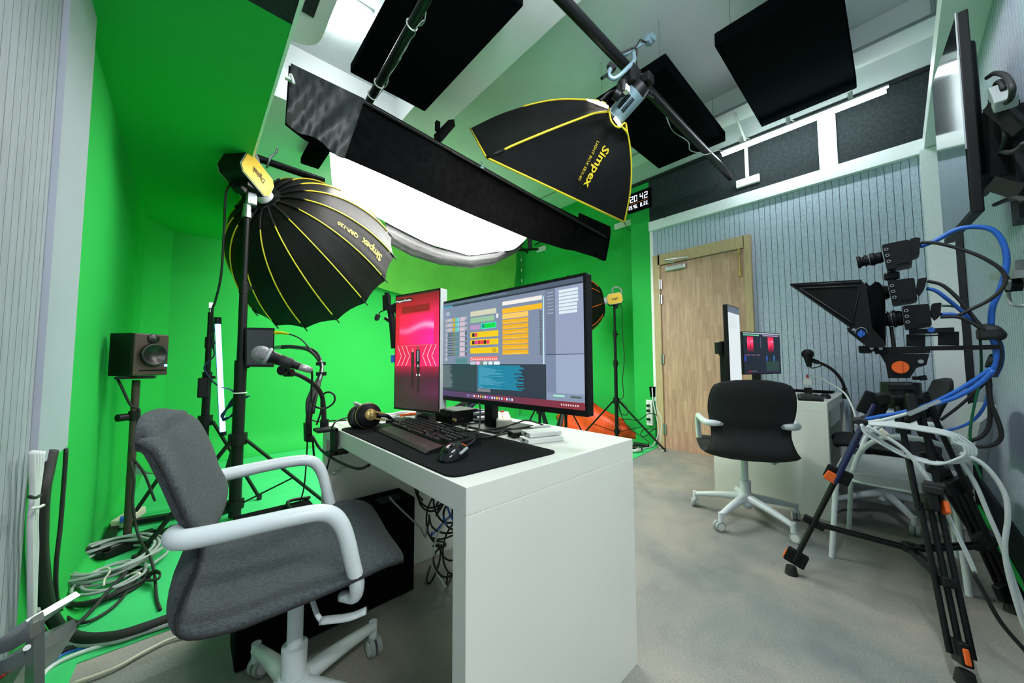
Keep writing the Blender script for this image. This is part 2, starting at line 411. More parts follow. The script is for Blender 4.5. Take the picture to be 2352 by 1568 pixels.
# door
d = bpy.data.objects.new('door_1', None); COL.objects.link(d); d['kind'] = 'structure'; d.matrix_basis = Matrix.Translation((XW, 1.42, 0))
MB().box((XW-.012, 1.42, 1.06), (.045, .86, 2.12), bev=.002).build('door_leaf', 'wood', d)
b = MB().box((XW-.018, .965, 1.125), (.07, .06, 2.25)).box((XW-.018, 1.89, 1.125), (.07, .08, 2.25)).box((XW-.018, 1.43, 2.19), (.07, .88, .12))
b.build('door_frame', 'wood_frame', d)
for z in (1.9, 1.72, 1.02, .22):
    MB().cyl((XW-.055, 1.853, z-.06), (XW-.055, 1.853, z+.06), .008).box((XW-.045, 1.845, z), (.008, .03, .11)).build('door_hinge', 'steel', d)
b = MB().box((XW-.065, 1.66, 2.06), (.05, .22, .05), bev=.006).bar((XW-.08, 1.66, 2.10), (XW-.19, 1.72, 2.135), .02, .008).bar((XW-.19, 1.72, 2.135), (XW-.06, 1.52, 2.15), .02, .008)
b.build('door_closer', 'alum', d)
b = MB().cyl((XW-.05, 1.035, 1.86), (XW-.05, 1.035, 2.13), .007).box((XW-.045, 1.035, 2.1), (.015, .03, .05)).box((XW-.045, 1.035, 1.88), (.015, .03, .07))
b.build('door_bolt', 'gold', d)

# ---------------------------------------------------------------- ceiling things
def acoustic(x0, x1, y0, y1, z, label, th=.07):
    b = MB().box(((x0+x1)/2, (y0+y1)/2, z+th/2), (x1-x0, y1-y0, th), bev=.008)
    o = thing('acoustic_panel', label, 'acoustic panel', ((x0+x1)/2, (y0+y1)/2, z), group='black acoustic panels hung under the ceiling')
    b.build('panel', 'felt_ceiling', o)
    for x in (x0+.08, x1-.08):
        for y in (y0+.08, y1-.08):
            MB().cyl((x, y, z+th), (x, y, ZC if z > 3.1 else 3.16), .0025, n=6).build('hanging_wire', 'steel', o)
acoustic(.82, 1.45, 1.47, 2.72, 3.20, 'long black acoustic panel above the dark ceiling pipe, next to the bright square ceiling lamp')
acoustic(2.62, 3.88, .125, .765, 3.18, 'large square black acoustic panel above the bright wall tube lamp', .10)
acoustic(2.52, 3.86, 1.06, 1.74, 3.18, 'black acoustic panel behind the pipe end, left of the wall tube lamp', .10)
acoustic(.76, .93, 3.56, 4.04, 3.03, 'smallest-looking black panel, far back behind the folded black cloth')
b = MB().box((.79, 2.69, 3.635), (.27, .27, .03), bev=.01)
o = thing('ceiling_lamp', 'glowing square ceiling lamp left of the long black acoustic panel', 'lamp', (.79, 2.69, 3.6))
b.build('housing', 'white_plastic', o); MB().box((.79, 2.69, 3.585), (.24, .24, .07), bev=.02).build('diffuser', 'lamp_on', o)
# rounded white duct
pr = []
for i in range(9): a = pi*i/8; pr.append((.46+.16*cos(a), 2.72+.16*sin(a), 3.34))
o = thing('ventilation_duct', 'white round-ended ventilation duct with dark slot at the ceiling', 'duct', (.46, 2.1, 3.34))
MB().prism([(.62, 1.3, 3.34)]+pr+[(.30, 1.3, 3.34)], (0, 0, .3)).build('duct_body', 'trim', o)
MB().box((.50, 2.25, 3.338), (.07, .66, .006)).build('slot', 'felt', o)
b = MB().box((.335, 2.62, 3.2), (.10, .5, .30), bev=.01)
tag(b.build('junction_box', 'white_plastic'), 'white box on the wall above the green ceiling edge', 'box')
# wall tube lamp by door
T0, T1 = V(3.75, 1.062, 3.0), V(3.75, -.030, 3.0)
o = thing('tube_lamp', 'long glowing tube lamp hung along the top of the felt wall by the door', 'lamp', (3.75, .52, 3.0))
MB().cyl(T0, T1, .019, n=12).build('tube', 'tube_on', o)
MB().box((3.75, .516, 3.028), (.035, 1.12, .014)).build('housing', 'grey_plastic', o)
for y in (.9, .55, .16): MB().bar((3.75, y, 3.03), (3.75, y, 3.10), .03, .004).bar((3.75, y, 3.09), (XW-.02, y, 3.22), .008, .006).build('clip', 'white_plastic', o)
# two more lamps of the room, over and behind the photographer
for i, (p, L) in enumerate((((1.15, .12, 2.9), 1.0), ((.25, -1.35, 2.55), 1.2))):
    o = thing('tube_lamp', ('glowing tube lamp over the wall with the television', 'glowing tube lamp on the far side of the room behind the photographer')[i], 'lamp', p)
    MB().cyl((p[0]-L/2, p[1], p[2]), (p[0]+L/2, p[1], p[2]), .02, n=12).build('tube', ('tube_mid', 'tube_near')[i], o)
    MB().box((p[0], p[1], p[2]+.03), (L+.04, .06, .025)).build('housing', 'white_plastic', o)

# pipes of the lighting grid
b = MB().cyl(at(1255, -40, z=2.85), (3.98, 1.06, 2.85), .031, n=20)
pipe1 = thing('ceiling_pipe', 'thick black pipe running from the top edge to the felt wall, carrying the rectangular softbox', 'pipe', (2.6, 1.1, 2.82), group=None)
b.build('pipe', 'pipe_metal', pipe1)
MB().tube([V(1.3+.12*i, 1.115+.012*sin(i*2.1), 2.886) for i in range(8)], .004).build('red_wire', 'red', pipe1)
MB().tube([at(1528, 262, x=2.75), at(1545, 300, x=2.8), at(1580, 325, x=2.95), at(1585, 345, x=3.0), at(1610, 352, x=3.1), at(1622, 355, x=3.2), at(1650, 345, x=3.4), at(1668, 352, x=3.5)], .004).build('loose_wire', 'grey_cable', pipe1)
o = thing('ceiling_pipe', 'shorter black pipe under the long acoustic panel, wrapped with grey wire', 'pipe', (.87, 2.0, 2.85))
PA0, PA1 = at(1000, -40, z=2.85), at(848, 232, y=2.40)
MB().cyl(PA0, PA1, .026, n=20).build('pipe', 'pipe_metal', o)
def onA(t, a, r=.03):
    x, y, n = frame_from(PA1-PA0); return PA0.lerp(PA1, t)+x*(r*cos(a))+y*(r*sin(a))
MB().tube([onA(.15+.8*i/16, 2.4+.9*sin(i*1.1), .030+.012*abs(sin(i*.9))) for i in range(17)], .0035).tube([onA(.2+.7*i/12, 3.6+.7*sin(i*1.7), .034) for i in range(13)], .003).build('wire', 'grey_cable', o)
for t in (.28, .8, .93):
    MB().tube([onA(t, a, .030) for a in [2*pi*i/12 for i in range(13)]], .004, k=2).build('cable_tie', 'white_plastic', o)
o = thing('ceiling_pipe', 'horizontal grey pipe behind the dome softbox lamp body', 'pipe', (1.8, 3.3, 2.5))
MB().cyl((.27, 3.32, 2.60), (.80, 3.27, 2.555), .028, n=16).build('pipe', 'pipe_metal', o)
MB().box((.27, 3.32, 2.55), (.05, .16, .34), bev=.01).build('bracket', 'white_plastic', o)
MB().tube([at(612, 385, y=3.3), at(618, 372, y=3.26), at(622, 360, y=3.25), at(634, 350, y=3.25), at(637, 338, y=3.25)], .008).build('hook', 'steel', o)
# skirt bar, black skirt cloth, silk
SB0, SB1 = at(664, 138, y=2.28), at(1392, 545, x=3.62)
def skirt_top(t): return SB0.lerp(SB1, t)
bar = thing('cloth_bar', 'thin black bar along the top edge of the long black cloth', 'bar', SB0.lerp(SB1, .5))
MB().cyl(skirt_top(.12), SB1, .016, n=12).build('bar_pipe', 'pipe_metal', bar)
MB().cyl(skirt_top(.33)+V(0, -.03, -.03), skirt_top(.97)+V(0, -.03, -.03), .006, n=8).build('rod', 'pipe_metal', bar)
b = MB().bar(at(1005, 318, y=2.26), at(1038, 282, y=2.5), .05, .05).box(at(1005, 290, y=2.3), (.03, .03, .07))
b.build('square_stub', 'black_matte', bar)
MB().tube([at(1106, 372, y=2.25), at(1108, 380, y=2.22), at(1103, 384, y=2.24), at(1112, 386, y=2.22)], .005).build('small_clamp', 'blue_metal', bar)
low = [(655, 286), (700, 322), (760, 350), (800, 366), (900, 410), (1000, 456), (1100, 500), (1215, 548), (1300, 573), (1370, 583)]
top = [(664, 150), (720, 180), (775, 207), (835, 232), (920, 278), (1000, 322), (1110, 385), (1240, 455), (1330, 500), (1397, 520)]
rows = []
NL = 61
def interp(L, t):
    u = t*(len(L)-1); i = min(int(u), len(L)-2); a, b = L[i], L[i+1]; k = u-i
    return (a[0]+(b[0]-a[0])*k, a[1]+(b[1]-a[1])*k)
for j in range(11):
    v = j/10; r = []
    for i in range(NL):
        t = i/(NL-1); (a, b_), (c, d_) = interp(top, t), interp(low, t)
        base = SB0.lerp(SB1, min(t*1.0, 1)); yy = 2.26+.10*t
        p = at(a+(c-a)*v, b_+(d_-b_)*v, y=yy-.02*sin(pi*v)+.012*sin(19*t+4*v)+.010*sin(43*t+1.3-3*v)*v)
        r.append(p)
    rows.append(r)
o = tag(MB().sheet(rows, .004).build('black_cloth', 'black_cloth'), 'long black cloth skirt hanging below the bar in front of the glowing overhead diffuser', 'cloth')
fl = []
for j in range(13):
    v = j/12; r = []
    for i in range(17):
        t = i/16
        a = Vector((668+t*170, 145+t*82)); c = Vector((658+t*133, 282+t*80+6*sin(9*t)))
        q = a.lerp(c, v)
        r.append(at(q.x, q.y, y=2.205-.03*sin(pi*v)*(.5+.5*sin(7*t+3*v))-.014*sin(21*t+9*v)-.008*sin(37*t-12*v)-.05*max(0, .22-t)*0))
    fl.append(r)
tag(MB().sheet(fl, .004).build('black_cloth', 'black_satin'), 'shiny wrinkled black sheet folded over the left end of the long black cloth', 'cloth')
tag(MB().tube([at(664, 182, y=2.16), at(668, 172, y=2.15), at(675, 192, y=2.15)], .008).bar(at(655, 178, y=2.16), at(672, 186, y=2.16), .02, .01).build('paper_clip', 'white_plastic'), 'white clip at the left end of the folded black sheet', 'clip')
rt = []
for j in range(9):
    v = j/8; r = []
    for i in range(9):
        t = i/8; a = Vector((1330+t*72, 488+t*32)); c = Vector((1318+t*70, 575+t*22)); q = a.lerp(c, v)
        r.append(at(q.x+4*sin(6*v)*t, q.y, y=2.33-.03*sin(8*t+5*v)))
    rt.append(r)
tag(MB().sheet(rt, .004).prism([at(1360, 560, y=2.32), at(1402, 545, y=2.32), at(1392, 598, y=2.32), at(1380, 594, y=2.32), at(1372, 582, y=2.32)], (0, .03, 0)).build('black_cloth', 'black_matte'), 'bunched black cloth end at the right end of the bar, nearest the clock', 'cloth')
# silk: box-shaped diffuser hung from the grid: front edge follows the skirt, sags at the back
front = [(757, 352), (800, 366), (900, 410), (1000, 456), (1100, 500), (1215, 546)]
back = [(765, 436), (830, 478), (900, 517), (985, 560), (1080, 587), (1160, 575)]
rows = []
for j in range(11):
    v = j/10; r = []
    for i in range(25):
        t = i/24; fa = interp(front, t); bk = interp(back, t)
        A = at(fa[0], fa[1]-6, y=2.31+.06*t); B = at(bk[0], bk[1], y=3.25+.30*t)
        p = A.lerp(B, v); p.z -= .05*sin(pi*v)*(1 if t > .05 else .3)
        r.append(p)
    rows.append(r)
silk = thing('overhead_diffuser', 'huge glowing white overhead diffuser behind the black cloth skirt', 'studio light', rows[5][12])
MB().grid(rows).grid([[p+V(0, 0, .012) for p in r] for r in rows], 1).build('silk', ['silk', 'black_cloth'], silk)  # unseen black upper layer added to keep the glow off the ceiling
A = rows[0][0]; B = rows[10][0]
MB().sheet([[A, B], [A+V(.0, .05, .25), B+V(0, .0, .3)]], .004).build('side_cloth', 'trim', silk)
# rolled mesh under the far edge
rows = []
mt = [(885, 508), (940, 538), (1000, 566), (1075, 582), (1140, 577), (1205, 555)]
mb_ = [(893, 560), (945, 588), (1010, 608), (1085, 616), (1135, 607), (1190, 578)]
for j in range(9):
    v = j/8; r = []
    for i in range(31):
        t = i/30; a = Vector(interp(mt, t)); c = Vector(interp(mb_, t)); q = a.lerp(c, v)
        r.append(at(q.x, q.y, y=3.42+.2*t-.07*sin(pi*v)+.012*sin(26*v+5*t)))
    rows.append(r)
tag(MB().sheet(rows, .006).build('mesh_cloth', 'mesh_cloth'), 'grey-black mesh cloth sagging under the far edge of the glowing diffuser', 'cloth')
# green cloth hung before the back wall
rows = []
for j in range(13):
    v = j/12; r = []
    for i in range(41):
        t = i/40; x = 1.2+3.1*t; zb = 2.07-.14*sin(pi*min(t*1.1, 1)); x = 1.5+2.8*t
        r.append(V(max(x, 1.5), 4.62+.10*v-.06*sin(pi*v)+.015*sin(22*t+3*v), 3.3+(zb-3.3)*v))
    rows.append(r)
tag(MB().sheet(rows, .004).build('green_cloth', 'green_cloth'), 'green cloth, its colour yellowed as by the softlight, hung across the top of the green back wall', 'cloth')

# ---------------------------------------------------------------- socket boards, clock, chain
def sockets(name, label, c, n, wy, h, gangs, axis='y'):
    o = thing(name, label, 'socket', c)
    MB().box(c, (.035, wy, h), bev=.005).build('plate', 'white_plastic', o)
    for g in range(gangs):
        yy = c[1]+wy*((g+.5)/gangs-.5) if wy > h else c[1]; zz = c[2] if wy > h else c[2]+h*((g+.5)/gangs-.5)
        b = MB()
        for dy, dz in ((0, .012), (-.011, -.008), (.011, -.008)): b.cyl((c[0]-.016, yy+dy, zz+dz), (c[0]-.0185, yy+dy, zz+dz), .0035, n=8)
        b.build('socket_holes', 'black_matte', o)
    return o
sockets('socket_board', 'white socket board on the dark felt under the tube lamp', (XW-.02, .94, 2.80), 0, .20, .075, 3)
sockets('socket_board', 'white socket board on the green wall below the digital clock', (XG-.03, 2.62, 3.00), 0, .30, .085, 2)
sockets('socket_board', 'white box on the green wall beside the cloth, above the hanging chain', at(1243, 572, x=XG-.03), 0, .2, .085, 2)
vs_ = sockets('socket_board', 'vertical white socket strip beside the wooden door, with black plugs', (XW-.02, 2.03, .385), 0, .075, .30, 4)
for z in (.47, .41, .31): MB().cyl((XW-.04, 2.03, z), (XW-.07, 2.035, z), .016, n=10).build('plug', 'black_plastic', vs_)
tag(MB().box((XW-.03, .94, 3.02), (.02, .028, .36)).cyl((XW-.03, .94, 3.2), (3.85, .97, 3.42), .012).build('cable_channel', 'white_plastic'), 'white cable channel rising from the socket board past the tube lamp', 'cable channel')
# clock
ck = thing('digital_clock', 'black digital clock reading 20 42 high on the green wall', 'clock', (XW-.03, 2.09, 2.94))
CY0, CY1 = 2.245, 1.945
CP = lambda u, v, off=0: V(XW-.045-off, CY0+(CY1-CY0)*u, 3.115-.235*v)
MB().prism([CP(0, 0), CP(1, 0), CP(1, 1), CP(0, 1)], (.04, 0, 0)).build('case', 'black_matte', ck)
SEG = {'0': 'abcdef', '1': 'bc', '2': 'abged', '3': 'abgcd', '4': 'fgbc', '5': 'afgcd', '6': 'afgedc', '7': 'abc', '8': 'abcdefg', '9': 'abcdfg'}
def seg7(b, ch, u, v, w_, h_, t_, P, m=0, off=.001):
    q = {'a': (0, 0, w_, t_), 'd': (0, h_-t_*1, w_, h_), 'g': (0, h_/2-t_/2, w_, h_/2+t_/2), 'f': (0, 0, t_*.55, h_/2), 'e': (0, h_/2, t_*.55, h_), 'b': (w_-t_*.55, 0, w_, h_/2), 'c': (w_-t_*.55, h_/2, w_, h_)}
    for s in SEG[ch]:
        a, c, d, e = q[s]; g = t_*.12
        b.quad(P(u+a+g*.5, v+c+g, off), P(u+d-g*.5, v+c+g, off), P(u+d-g*.5, v+e-g, off), P(u+a+g*.5, v+e-g, off), m)
for ch, u in (('2', .13), ('0', .31), ('4', .57), ('2', .76)):
    b = MB(); seg7(b, ch, u, .16, .14, .34, .05, CP); b.build('digit', 'led_white', ck)
for ch, u in (('2', .06), ('5', .15), ('4', .27), ('6', .36), ('8', .58), ('2', .73), ('2', .82)):
    b = MB(); seg7(b, ch, u, .66, .065, .2, .035, CP); b.build('digit', 'led_white', ck)
b = MB()
for u in (.235, .435, .665, .90): b.quad(CP(u, .84, .001), CP(u+.015, .84, .001), CP(u+.015, .87, .001), CP(u, .87, .001))
for i in range(6): b.quad(CP(.04, .2+i*.055, .001), CP(.075, .2+i*.055, .001), CP(.075, .23+i*.055, .001), CP(.04, .23+i*.055, .001))
b.build('dots', 'led_white', ck)
MB().quad(CP(.13, .575, .001), CP(.92, .575, .001), CP(.92, .585, .001), CP(.13, .585, .001)).build('divider', 'led_orange', ck)
# chain
ch = thing('hanging_chain', 'thin chain with white tags hanging beside the green wall corner', 'chain', at(1197, 660, x=4.4))
for i in range(15):
    p = at(1196+i*.2, 545+i*8, x=4.4); q = at(1196+i*.2, 545+i*8+6.5, x=4.4)
    MB().bar(p, q, .010 if i % 3 else .016, .004).build('link', 'white_plastic' if i % 3 == 0 else 'steel', ch)
b = MB().bar(at(1180, 575, x=4.3), at(1235, 572, x=4.35), .05, .03).bar(at(1216, 545, x=4.3), at(1218, 575, x=4.35), .07, .04).bar(at(1192, 565, x=4.3), at(1212, 580, x=4.3), .03, .03).cyl(at(1228, 563, x=4.3), at(1240, 556, x=4.3), .012)
tag(b.build('scaffold_clamp', 'black_metal'), 'black metal clamp bracket under the right end of the glowing diffuser', 'clamp')

# ================================================================ STUDIO LIGHTS
def dome(parent, hub, n, ph, sg, R, dep, nribs, cloth, yel, shown_text=True, r0=.085, s0=.2, glow='softbox_glow', texts=()):
    n = Vector(n).normalized(); a = Vector((n.y, -n.x, 0)).normalized(); bb = a.cross(n)
    T = radians(80)
    def S(k, s, off=0):
        fr = k-math.floor(k); sc = 1-.035*sin(pi*fr)*min(1, s*2)
        t = s*T; r = (r0+(R-r0)*sin(t)/sin(T))*sc+off; dd = dep*(1-cos(t))/(1-cos(T))*(1-.02*sin(pi*fr))
        th = ph+sg*k*2*pi/nribs
        return hub+n*(dd-off*.5)+a*(r*cos(th))+bb*(r*sin(th))
    rows = []
    for i in range(17): rows.append([S(j/4, i/16) for j in range(nribs*4)])
    b = MB().grid(rows, 0, close=True)
    rows2 = [[p+(hub+n*dep*.6-p)*.012 for p in r] for r in rows]
    b.grid(rows2, 1, close=True)
    for nm, mp in texts: b.text(nm, lambda u, v, w_, mp=mp: mp(S, u, v, w_), 2, True)
    sb = b.build('softbox', [cloth, 'softbox_lining', yel], parent)
    # diffuser over the mouth
    c = hub+n*(dep*.93); vs = [c+n*.03]+[c+(S(j/4, .95)-c)*.97 for j in range(nribs*4)]
    MB().add(vs, [(0, i+1, (i+1) % (nribs*4)+1) for i in range(nribs*4)]).build('front_diffuser', glow, sb)
    for k in range(nribs):
        MB().tube([S(k, s0+(.94-s0)*i/12, .004) for i in range(13)], .005, 6, k=2).build('rib_piping', yel, sb)
        MB().tube([S(k, .0, .008), S(k, s0*.5, .010), S(k, s0+.01, .007)], .010, 6).build('rib_base', 'black_plastic', sb); MB().cyl(S(k, .95, .002), S(k, 1.0, .006)+(S(k, 1.0)-S(k, .9))*.25, .005, n=6).build('rib_tip', 'black_plastic', sb)
    MB().lathe([(r0+.012, -.012), (r0+.02, 0), (r0+.012, .015), (r0-.005, .015), (r0-.005, -.012)], hub, n, 32).build('speed_ring', 'black_plastic', parent)
    return sb
def lamp_body(parent, hub, n, L=.32, W=.15, H=.17, label_txt='Digitek', stripe=True, sc=1.0):
    n = Vector(n).normalized(); side = Vector((n.y, -n.x, 0)).normalized(); up = side.cross(n)
    if up.z < 0: up = -up
    P = lambda l, s, u: hub-n*l+side*s+up*u
    MB().cyl(P(-.01, 0, 0), P(.07*sc, 0, 0), .055*sc, .06*sc, 28).build('mount', 'trim', parent)
    l0, l1 = .06*sc, .06*sc+L
    def octo(s, ins=0.0):
        h = H/2; c = .035*sc
        return [P(l0+ins, s, -h+c), P(l0+c, s, -h+ins), P(l1-c, s, -h+ins), P(l1-ins, s, -h+c), P(l1-ins, s, h-c), P(l1-c, s, h-ins), P(l0+c, s, h-ins), P(l0+ins, s, h-c)]
    MB().prism(octo(-W/2), side*W).build('body', 'black_metal', parent)
    for s_ in (-1, 1):
        MB().prism(octo(s_*(W/2+.001)), side*(s_*.004)).build('side_rim', 'grey_plastic', parent)
        pan = MB().prism(octo(s_*(W/2+.004), .006), side*(s_*.005))
        f = s_
        if f > 0: pan.text(label_txt, lambda u, v, w_: P(l0+L*.30+L*.42*u, W/2+.0105, -.01*sc-.05*sc*(v-.5)), 1, True)
        else: pan.text(label_txt, lambda u, v, w_: P(l0+L*.72-L*.42*u, -W/2-.0105, -.01*sc+.05*sc*(v-.2)), 1, True)
        pan.build('side_panel', ['yellow', 'black_plastic'], parent)
    MB().tube([P(l0+.10*sc, 0, H/2-.01), P(l0+.12*sc, 0, H/2+.085*sc), P(l1-.05*sc, 0, H/2+.10*sc), P(l1+.01, 0, H/2+.03), P(l1-.02, 0, H/2-.03)], .013*sc, 8, k=4).build('handle', 'grey_cable', parent)
    b = MB()
    for i in range(5): b.box(P(l1+.001, 0, -.05*sc+.02*sc*i), (.006, .006, .006))
    if stripe: MB().bar(P(l0+.22*sc, -W/2-.010, .03*sc), P(l1-.02, -W/2-.010, .03*sc), .006, .004).build('light_strip', 'led_blue', parent)
    MB().bar(P(l0+.13*sc, 0, -H/2+.01), P(l0+.13*sc, 0, -H/2-.06*sc), .07*sc, .05*sc, bev=.008).bar(P(l0+.13*sc, -W*.45, -H/2-.01*sc), P(l0+.13*sc, W*.45, -H/2-.01*sc), .05*sc, .02*sc).build('yoke', 'black_metal', parent)
    return P
def stand(name, label, base, topz, lean=0, legs=((0, .5), (120, .5), (240, .5)), hub=.45, foot_z=.02, segs=((0, .022), (.8, .018), (1.4, .014)), low=.12, group=None):
    o = thing(name, label, 'stand', base, group=group); bx, by = base[0], base[1]
    for i, (z0, r) in enumerate(segs):
        z1 = segs[i+1][0] if i+1 < len(segs) else topz
        if i == 0: z0 = low
        MB().cyl((bx, by, z0), (bx, by, z1), r, n=16).build('pole', 'black_metal', o)
        if i: MB().cyl((bx, by, z0-.05), (bx, by, z0+.03), r+.010, n=16).bar((bx, by, z0-.01), (bx+.045, by-.01, z0-.01), .02, .02).build('collar', 'black_plastic', o)
    MB().cyl((bx, by, hub-.03), (bx, by, hub+.04), segs[0][1]+.018, n=16).build('hub', 'black_plastic', o)
    MB().cyl((bx, by, low+.05), (bx, by, low+.10), segs[0][1]+.015, n=16).build('brace_hub', 'black_plastic', o)
    for ang, L in legs:
        a = radians(ang); dx, dy = cos(a), sin(a)
        p0 = V(bx+dx*.045, by+dy*.045, hub); p1 = V(bx+dx*L, by+dy*L, foot_z)
        lg = MB().bar(p0, p1, .024, .012).build('leg', 'black_metal', o)
        MB().cyl(p1-V(0, 0, foot_z), p1+V(0, 0, .02), .016, n=10).build('rubber_foot', 'rubber', lg)
        q = p0.lerp(p1, .55); MB().bar((bx+dx*.03, by+dy*.03, low+.075), q, .016, .008).build('leg_brace', 'black_metal', o)
    return o
# dome softbox with lamp
HUB = at(613, 458, y=2.98); DN = V(.67, .616, -.415)
L1 = thing('studio_light', 'big black dome softbox with yellow ribs on a yellow-sided lamp, left side', 'studio light', HUB)
fl_ = []
def t_s(k0, s0_, ds, vv):
    return lambda S, u, v, w_: S(k0-vv*(v-.35), s0_-ds*u, .006)
dome(L1, HUB, DN, 12.657, -1, .655, .702, 16, 'softbox_cloth', 'yellow_pipe',
     texts=(('Simpex', t_s(.52, .90, .20, -.38)), ('QRP-120', t_s(.52, .665, .17, -.22))))
lamp_body(L1, HUB, DN, .26, .15, .17)
# stand carrying it
bx, by = .245, 2.89
st = stand('light_stand', 'tall thick black light stand with steel brace ring carrying the big dome softbox', (bx, by, 0), 2.02,
      legs=((-28, .56), (95, .55), (215, .5)), hub=.50, segs=((0, .033), (.98, .024), (1.5, .017)), low=.02)
MB().cyl((bx, by, 2.0), (bx, by, 2.05), .024).cyl((bx, by, 1.96), (bx, by, 2.0), .028).box((bx+.02, by, 2.09), (.06, .07, .09), bev=.01).build('tilt_head', 'steel', st)
MB().tube([V(bx, by, .80)+V(.036*cos(t), .036*sin(t), 0) for t in [i*pi/6 for i in range(13)]], .004, k=2).build('cable_tie', 'white_plastic', st)
cable('power_cable', 'long black cable hanging from the yellow lamp to the blue tube stand', [at(541, 418, y=2.86), at(520, 440, y=2.9), at(515, 520, y=3.0), at(508, 630, y=3.1), at(495, 690, y=3.2), at(488, 712, y=3.25), at(489, 760, y=3.28), at(490, 800, y=3.28)], .007, 'rubber')
# field monitor box on the stand
fm = thing('field_monitor', 'flat black square box clamped to the tall light stand behind the microphone', 'monitor', at(597, 840, y=2.82))
q = [at(563, 752, y=2.84), at(631, 753, y=2.80), at(629, 843, y=2.80), at(563, 842, y=2.84)]
MB().prism(q, (.004, .05, 0)).build('case', 'black_plastic', fm)
q2 = [a.lerp((q[0]+q[2])/2, .12)+V(0, -.002, 0) for a in q]
MB().prism(q2, (0, .003, 0)).build('screen', 'screen_glass', fm)
# rear lamp with small octagonal softbox
H2 = at(1385, 692, y=2.52)
L2 = thing('studio_light', 'yellow-sided lamp with small dark dome softbox behind the large monitor', 'studio light', H2)
dome(L2, H2, V(-.56, .82, -.14), .3, 1, .40, .38, 8, 'softbox_cloth', 'orange', s0=.25, r0=.07)
n2 = V(-.56, .82, -.14).normalized()
lamp_body(L2, H2, n2, .19, .12, .14, stripe=False, sc=.8)
s2 = at(1407, 1006, x=4.03)
bx2, by2 = 4.02, 2.50
P2 = H2-n2*.14
st2 = stand('light_stand', 'thin black light stand with yellow-sided lamp near the wooden door', (P2.x, P2.y, 0), P2.z-.06, legs=((-95, .62), (30, .4), (150, .55)), hub=.50, segs=((0, .022), (.98, .018), (1.35, .014)), low=.05)
cable('power_cable', 'thin wavy black cable hanging from the rear yellow lamp', [at(1420, 698, x=3.9), at(1428, 706, x=3.95), at(1430, 770, x=3.98), at(1434, 820, x=3.98), at(1430, 870, x=3.98), at(1432, 908, x=3.98), at(1425, 920, x=3.95), at(1440, 935, x=3.9), at(1440, 952, x=3.9), at(1425, 948, x=3.9), at(1420, 925, x=3.9), at(1432, 965, x=3.95), at(1455, 990, x=4.0), at(1480, 1002, x=4.0), at(1495, 990, x=4.02), at(1505, 985, x=4.04)], .005, 'rubber')
cable('power_cable', 'black plug cable sagging from the strip by the door, the upper one', [at(1508, 952, x=4.04), at(1490, 950, x=4.0), at(1465, 965, x=4.0), at(1440, 962, x=4.1), at(1415, 965, x=4.3)], .005, 'rubber')
cable('power_cable', 'black plug cable running down from the strip by the door to the floor', [at(1508, 982, x=4.04), at(1500, 985, x=4.0), at(1480, 985, x=4.0), at(1472, 1000, x=4.0), at(1490, 1015, x=3.95), at(1480, 1026, z=.01), at(1460, 1030, z=.01)], .005, 'rubber')
cable('power_cable', 'white cable beside the door frame curving onto the green floor', [at(1507, 890, x=4.06), at(1508, 935, x=4.05), at(1520, 965, x=4.05), at(1517, 1005, x=4.05), at(1518, 1030, x=4.03), at(1524, 1035, z=.012)], .007, 'white_cable')
cable('power_cable', 'white cable left of the door socket strip reaching the white coil', [at(1498, 890, x=4.06), at(1500, 920, x=4.05), at(1505, 945, x=4.05), at(1513, 990, x=4.05), at(1500, 1022, x=4.0), at(1480, 1029, z=.015), at(1455, 1028, z=.015)], .007, 'white_cable')
tag(MB().prism([at(1491, 888, x=4.07), at(1515, 888, x=4.07), at(1514, 910, x=4.07), at(1494, 912, x=4.07)], (.03, 0, 0)).build('cable_outlet', 'black_matte'), 'dark cable opening in the green wall beside the door frame', 'cable outlet')
def coil(name, label, c, r, turns, rr, m, sq=1.0, seed=1, cat='cable', h=.006, ends=None):
    rn = random.Random(seed); pts = []
    for i in range(turns*12):
        t = i/12*2*pi; k = 1+.12*sin(i*.37+seed)+.05*rn.uniform(-1, 1)
        pts.append(V(c[0]+r*k*cos(t)+.02*sin(i*.21), c[1]+r*k*sq*sin(t), c[2]+rr+h*i/12+.004*rn.random()))
    if ends: pts += [Vector(e) for e in ends]
    return cable(name, label, pts, rr, m, cat=cat, k=3)
coil('cable_coil', 'white cable coil on the green floor behind the white desk end', at(1450, 1036, z=0), .09, 5, .008, 'white_cable', seed=3)
b = MB()
for i, (px, py) in enumerate(((1445, 1022), (1478, 1020), (1462, 1027))): b.cyl(at(px-22, py-2, z=.03), at(px+12, py+4, z=.03), .02, n=10)
tag(b.build('cable_connector', 'black_plastic'), 'black cable connectors lying by the orange bag', 'connector')
# orange bag
rows = []
C0 = V(4.30, 2.98, 0)
for j in range(15):
    v = j/14; r = []
    for i in range(40):
        t = 2*pi*i/40; rr = sin(pi*(.08+.92*v)/1.0*.5+.0)
        k = (1-v**2.6)**.5 if v < 1 else 0.02
        wob = 1+.10*sin(3*t+5*v)+.06*sin(7*t+9*v)+.04*sin(13*t-6*v)
        r.append(C0+V(.22*k*wob*cos(t), .62*k*wob*sin(t), .005+.36*v*(1+.10*sin(2*t+1)+.22*sin(t))))
    rows.append(r)
tag(MB().grid(rows, close=True).add(rows[-1], [list(range(40))], 0).build('orange_bag', 'orange_bag'), 'crumpled shiny orange-red bag on the green floor behind the desk', 'bag')
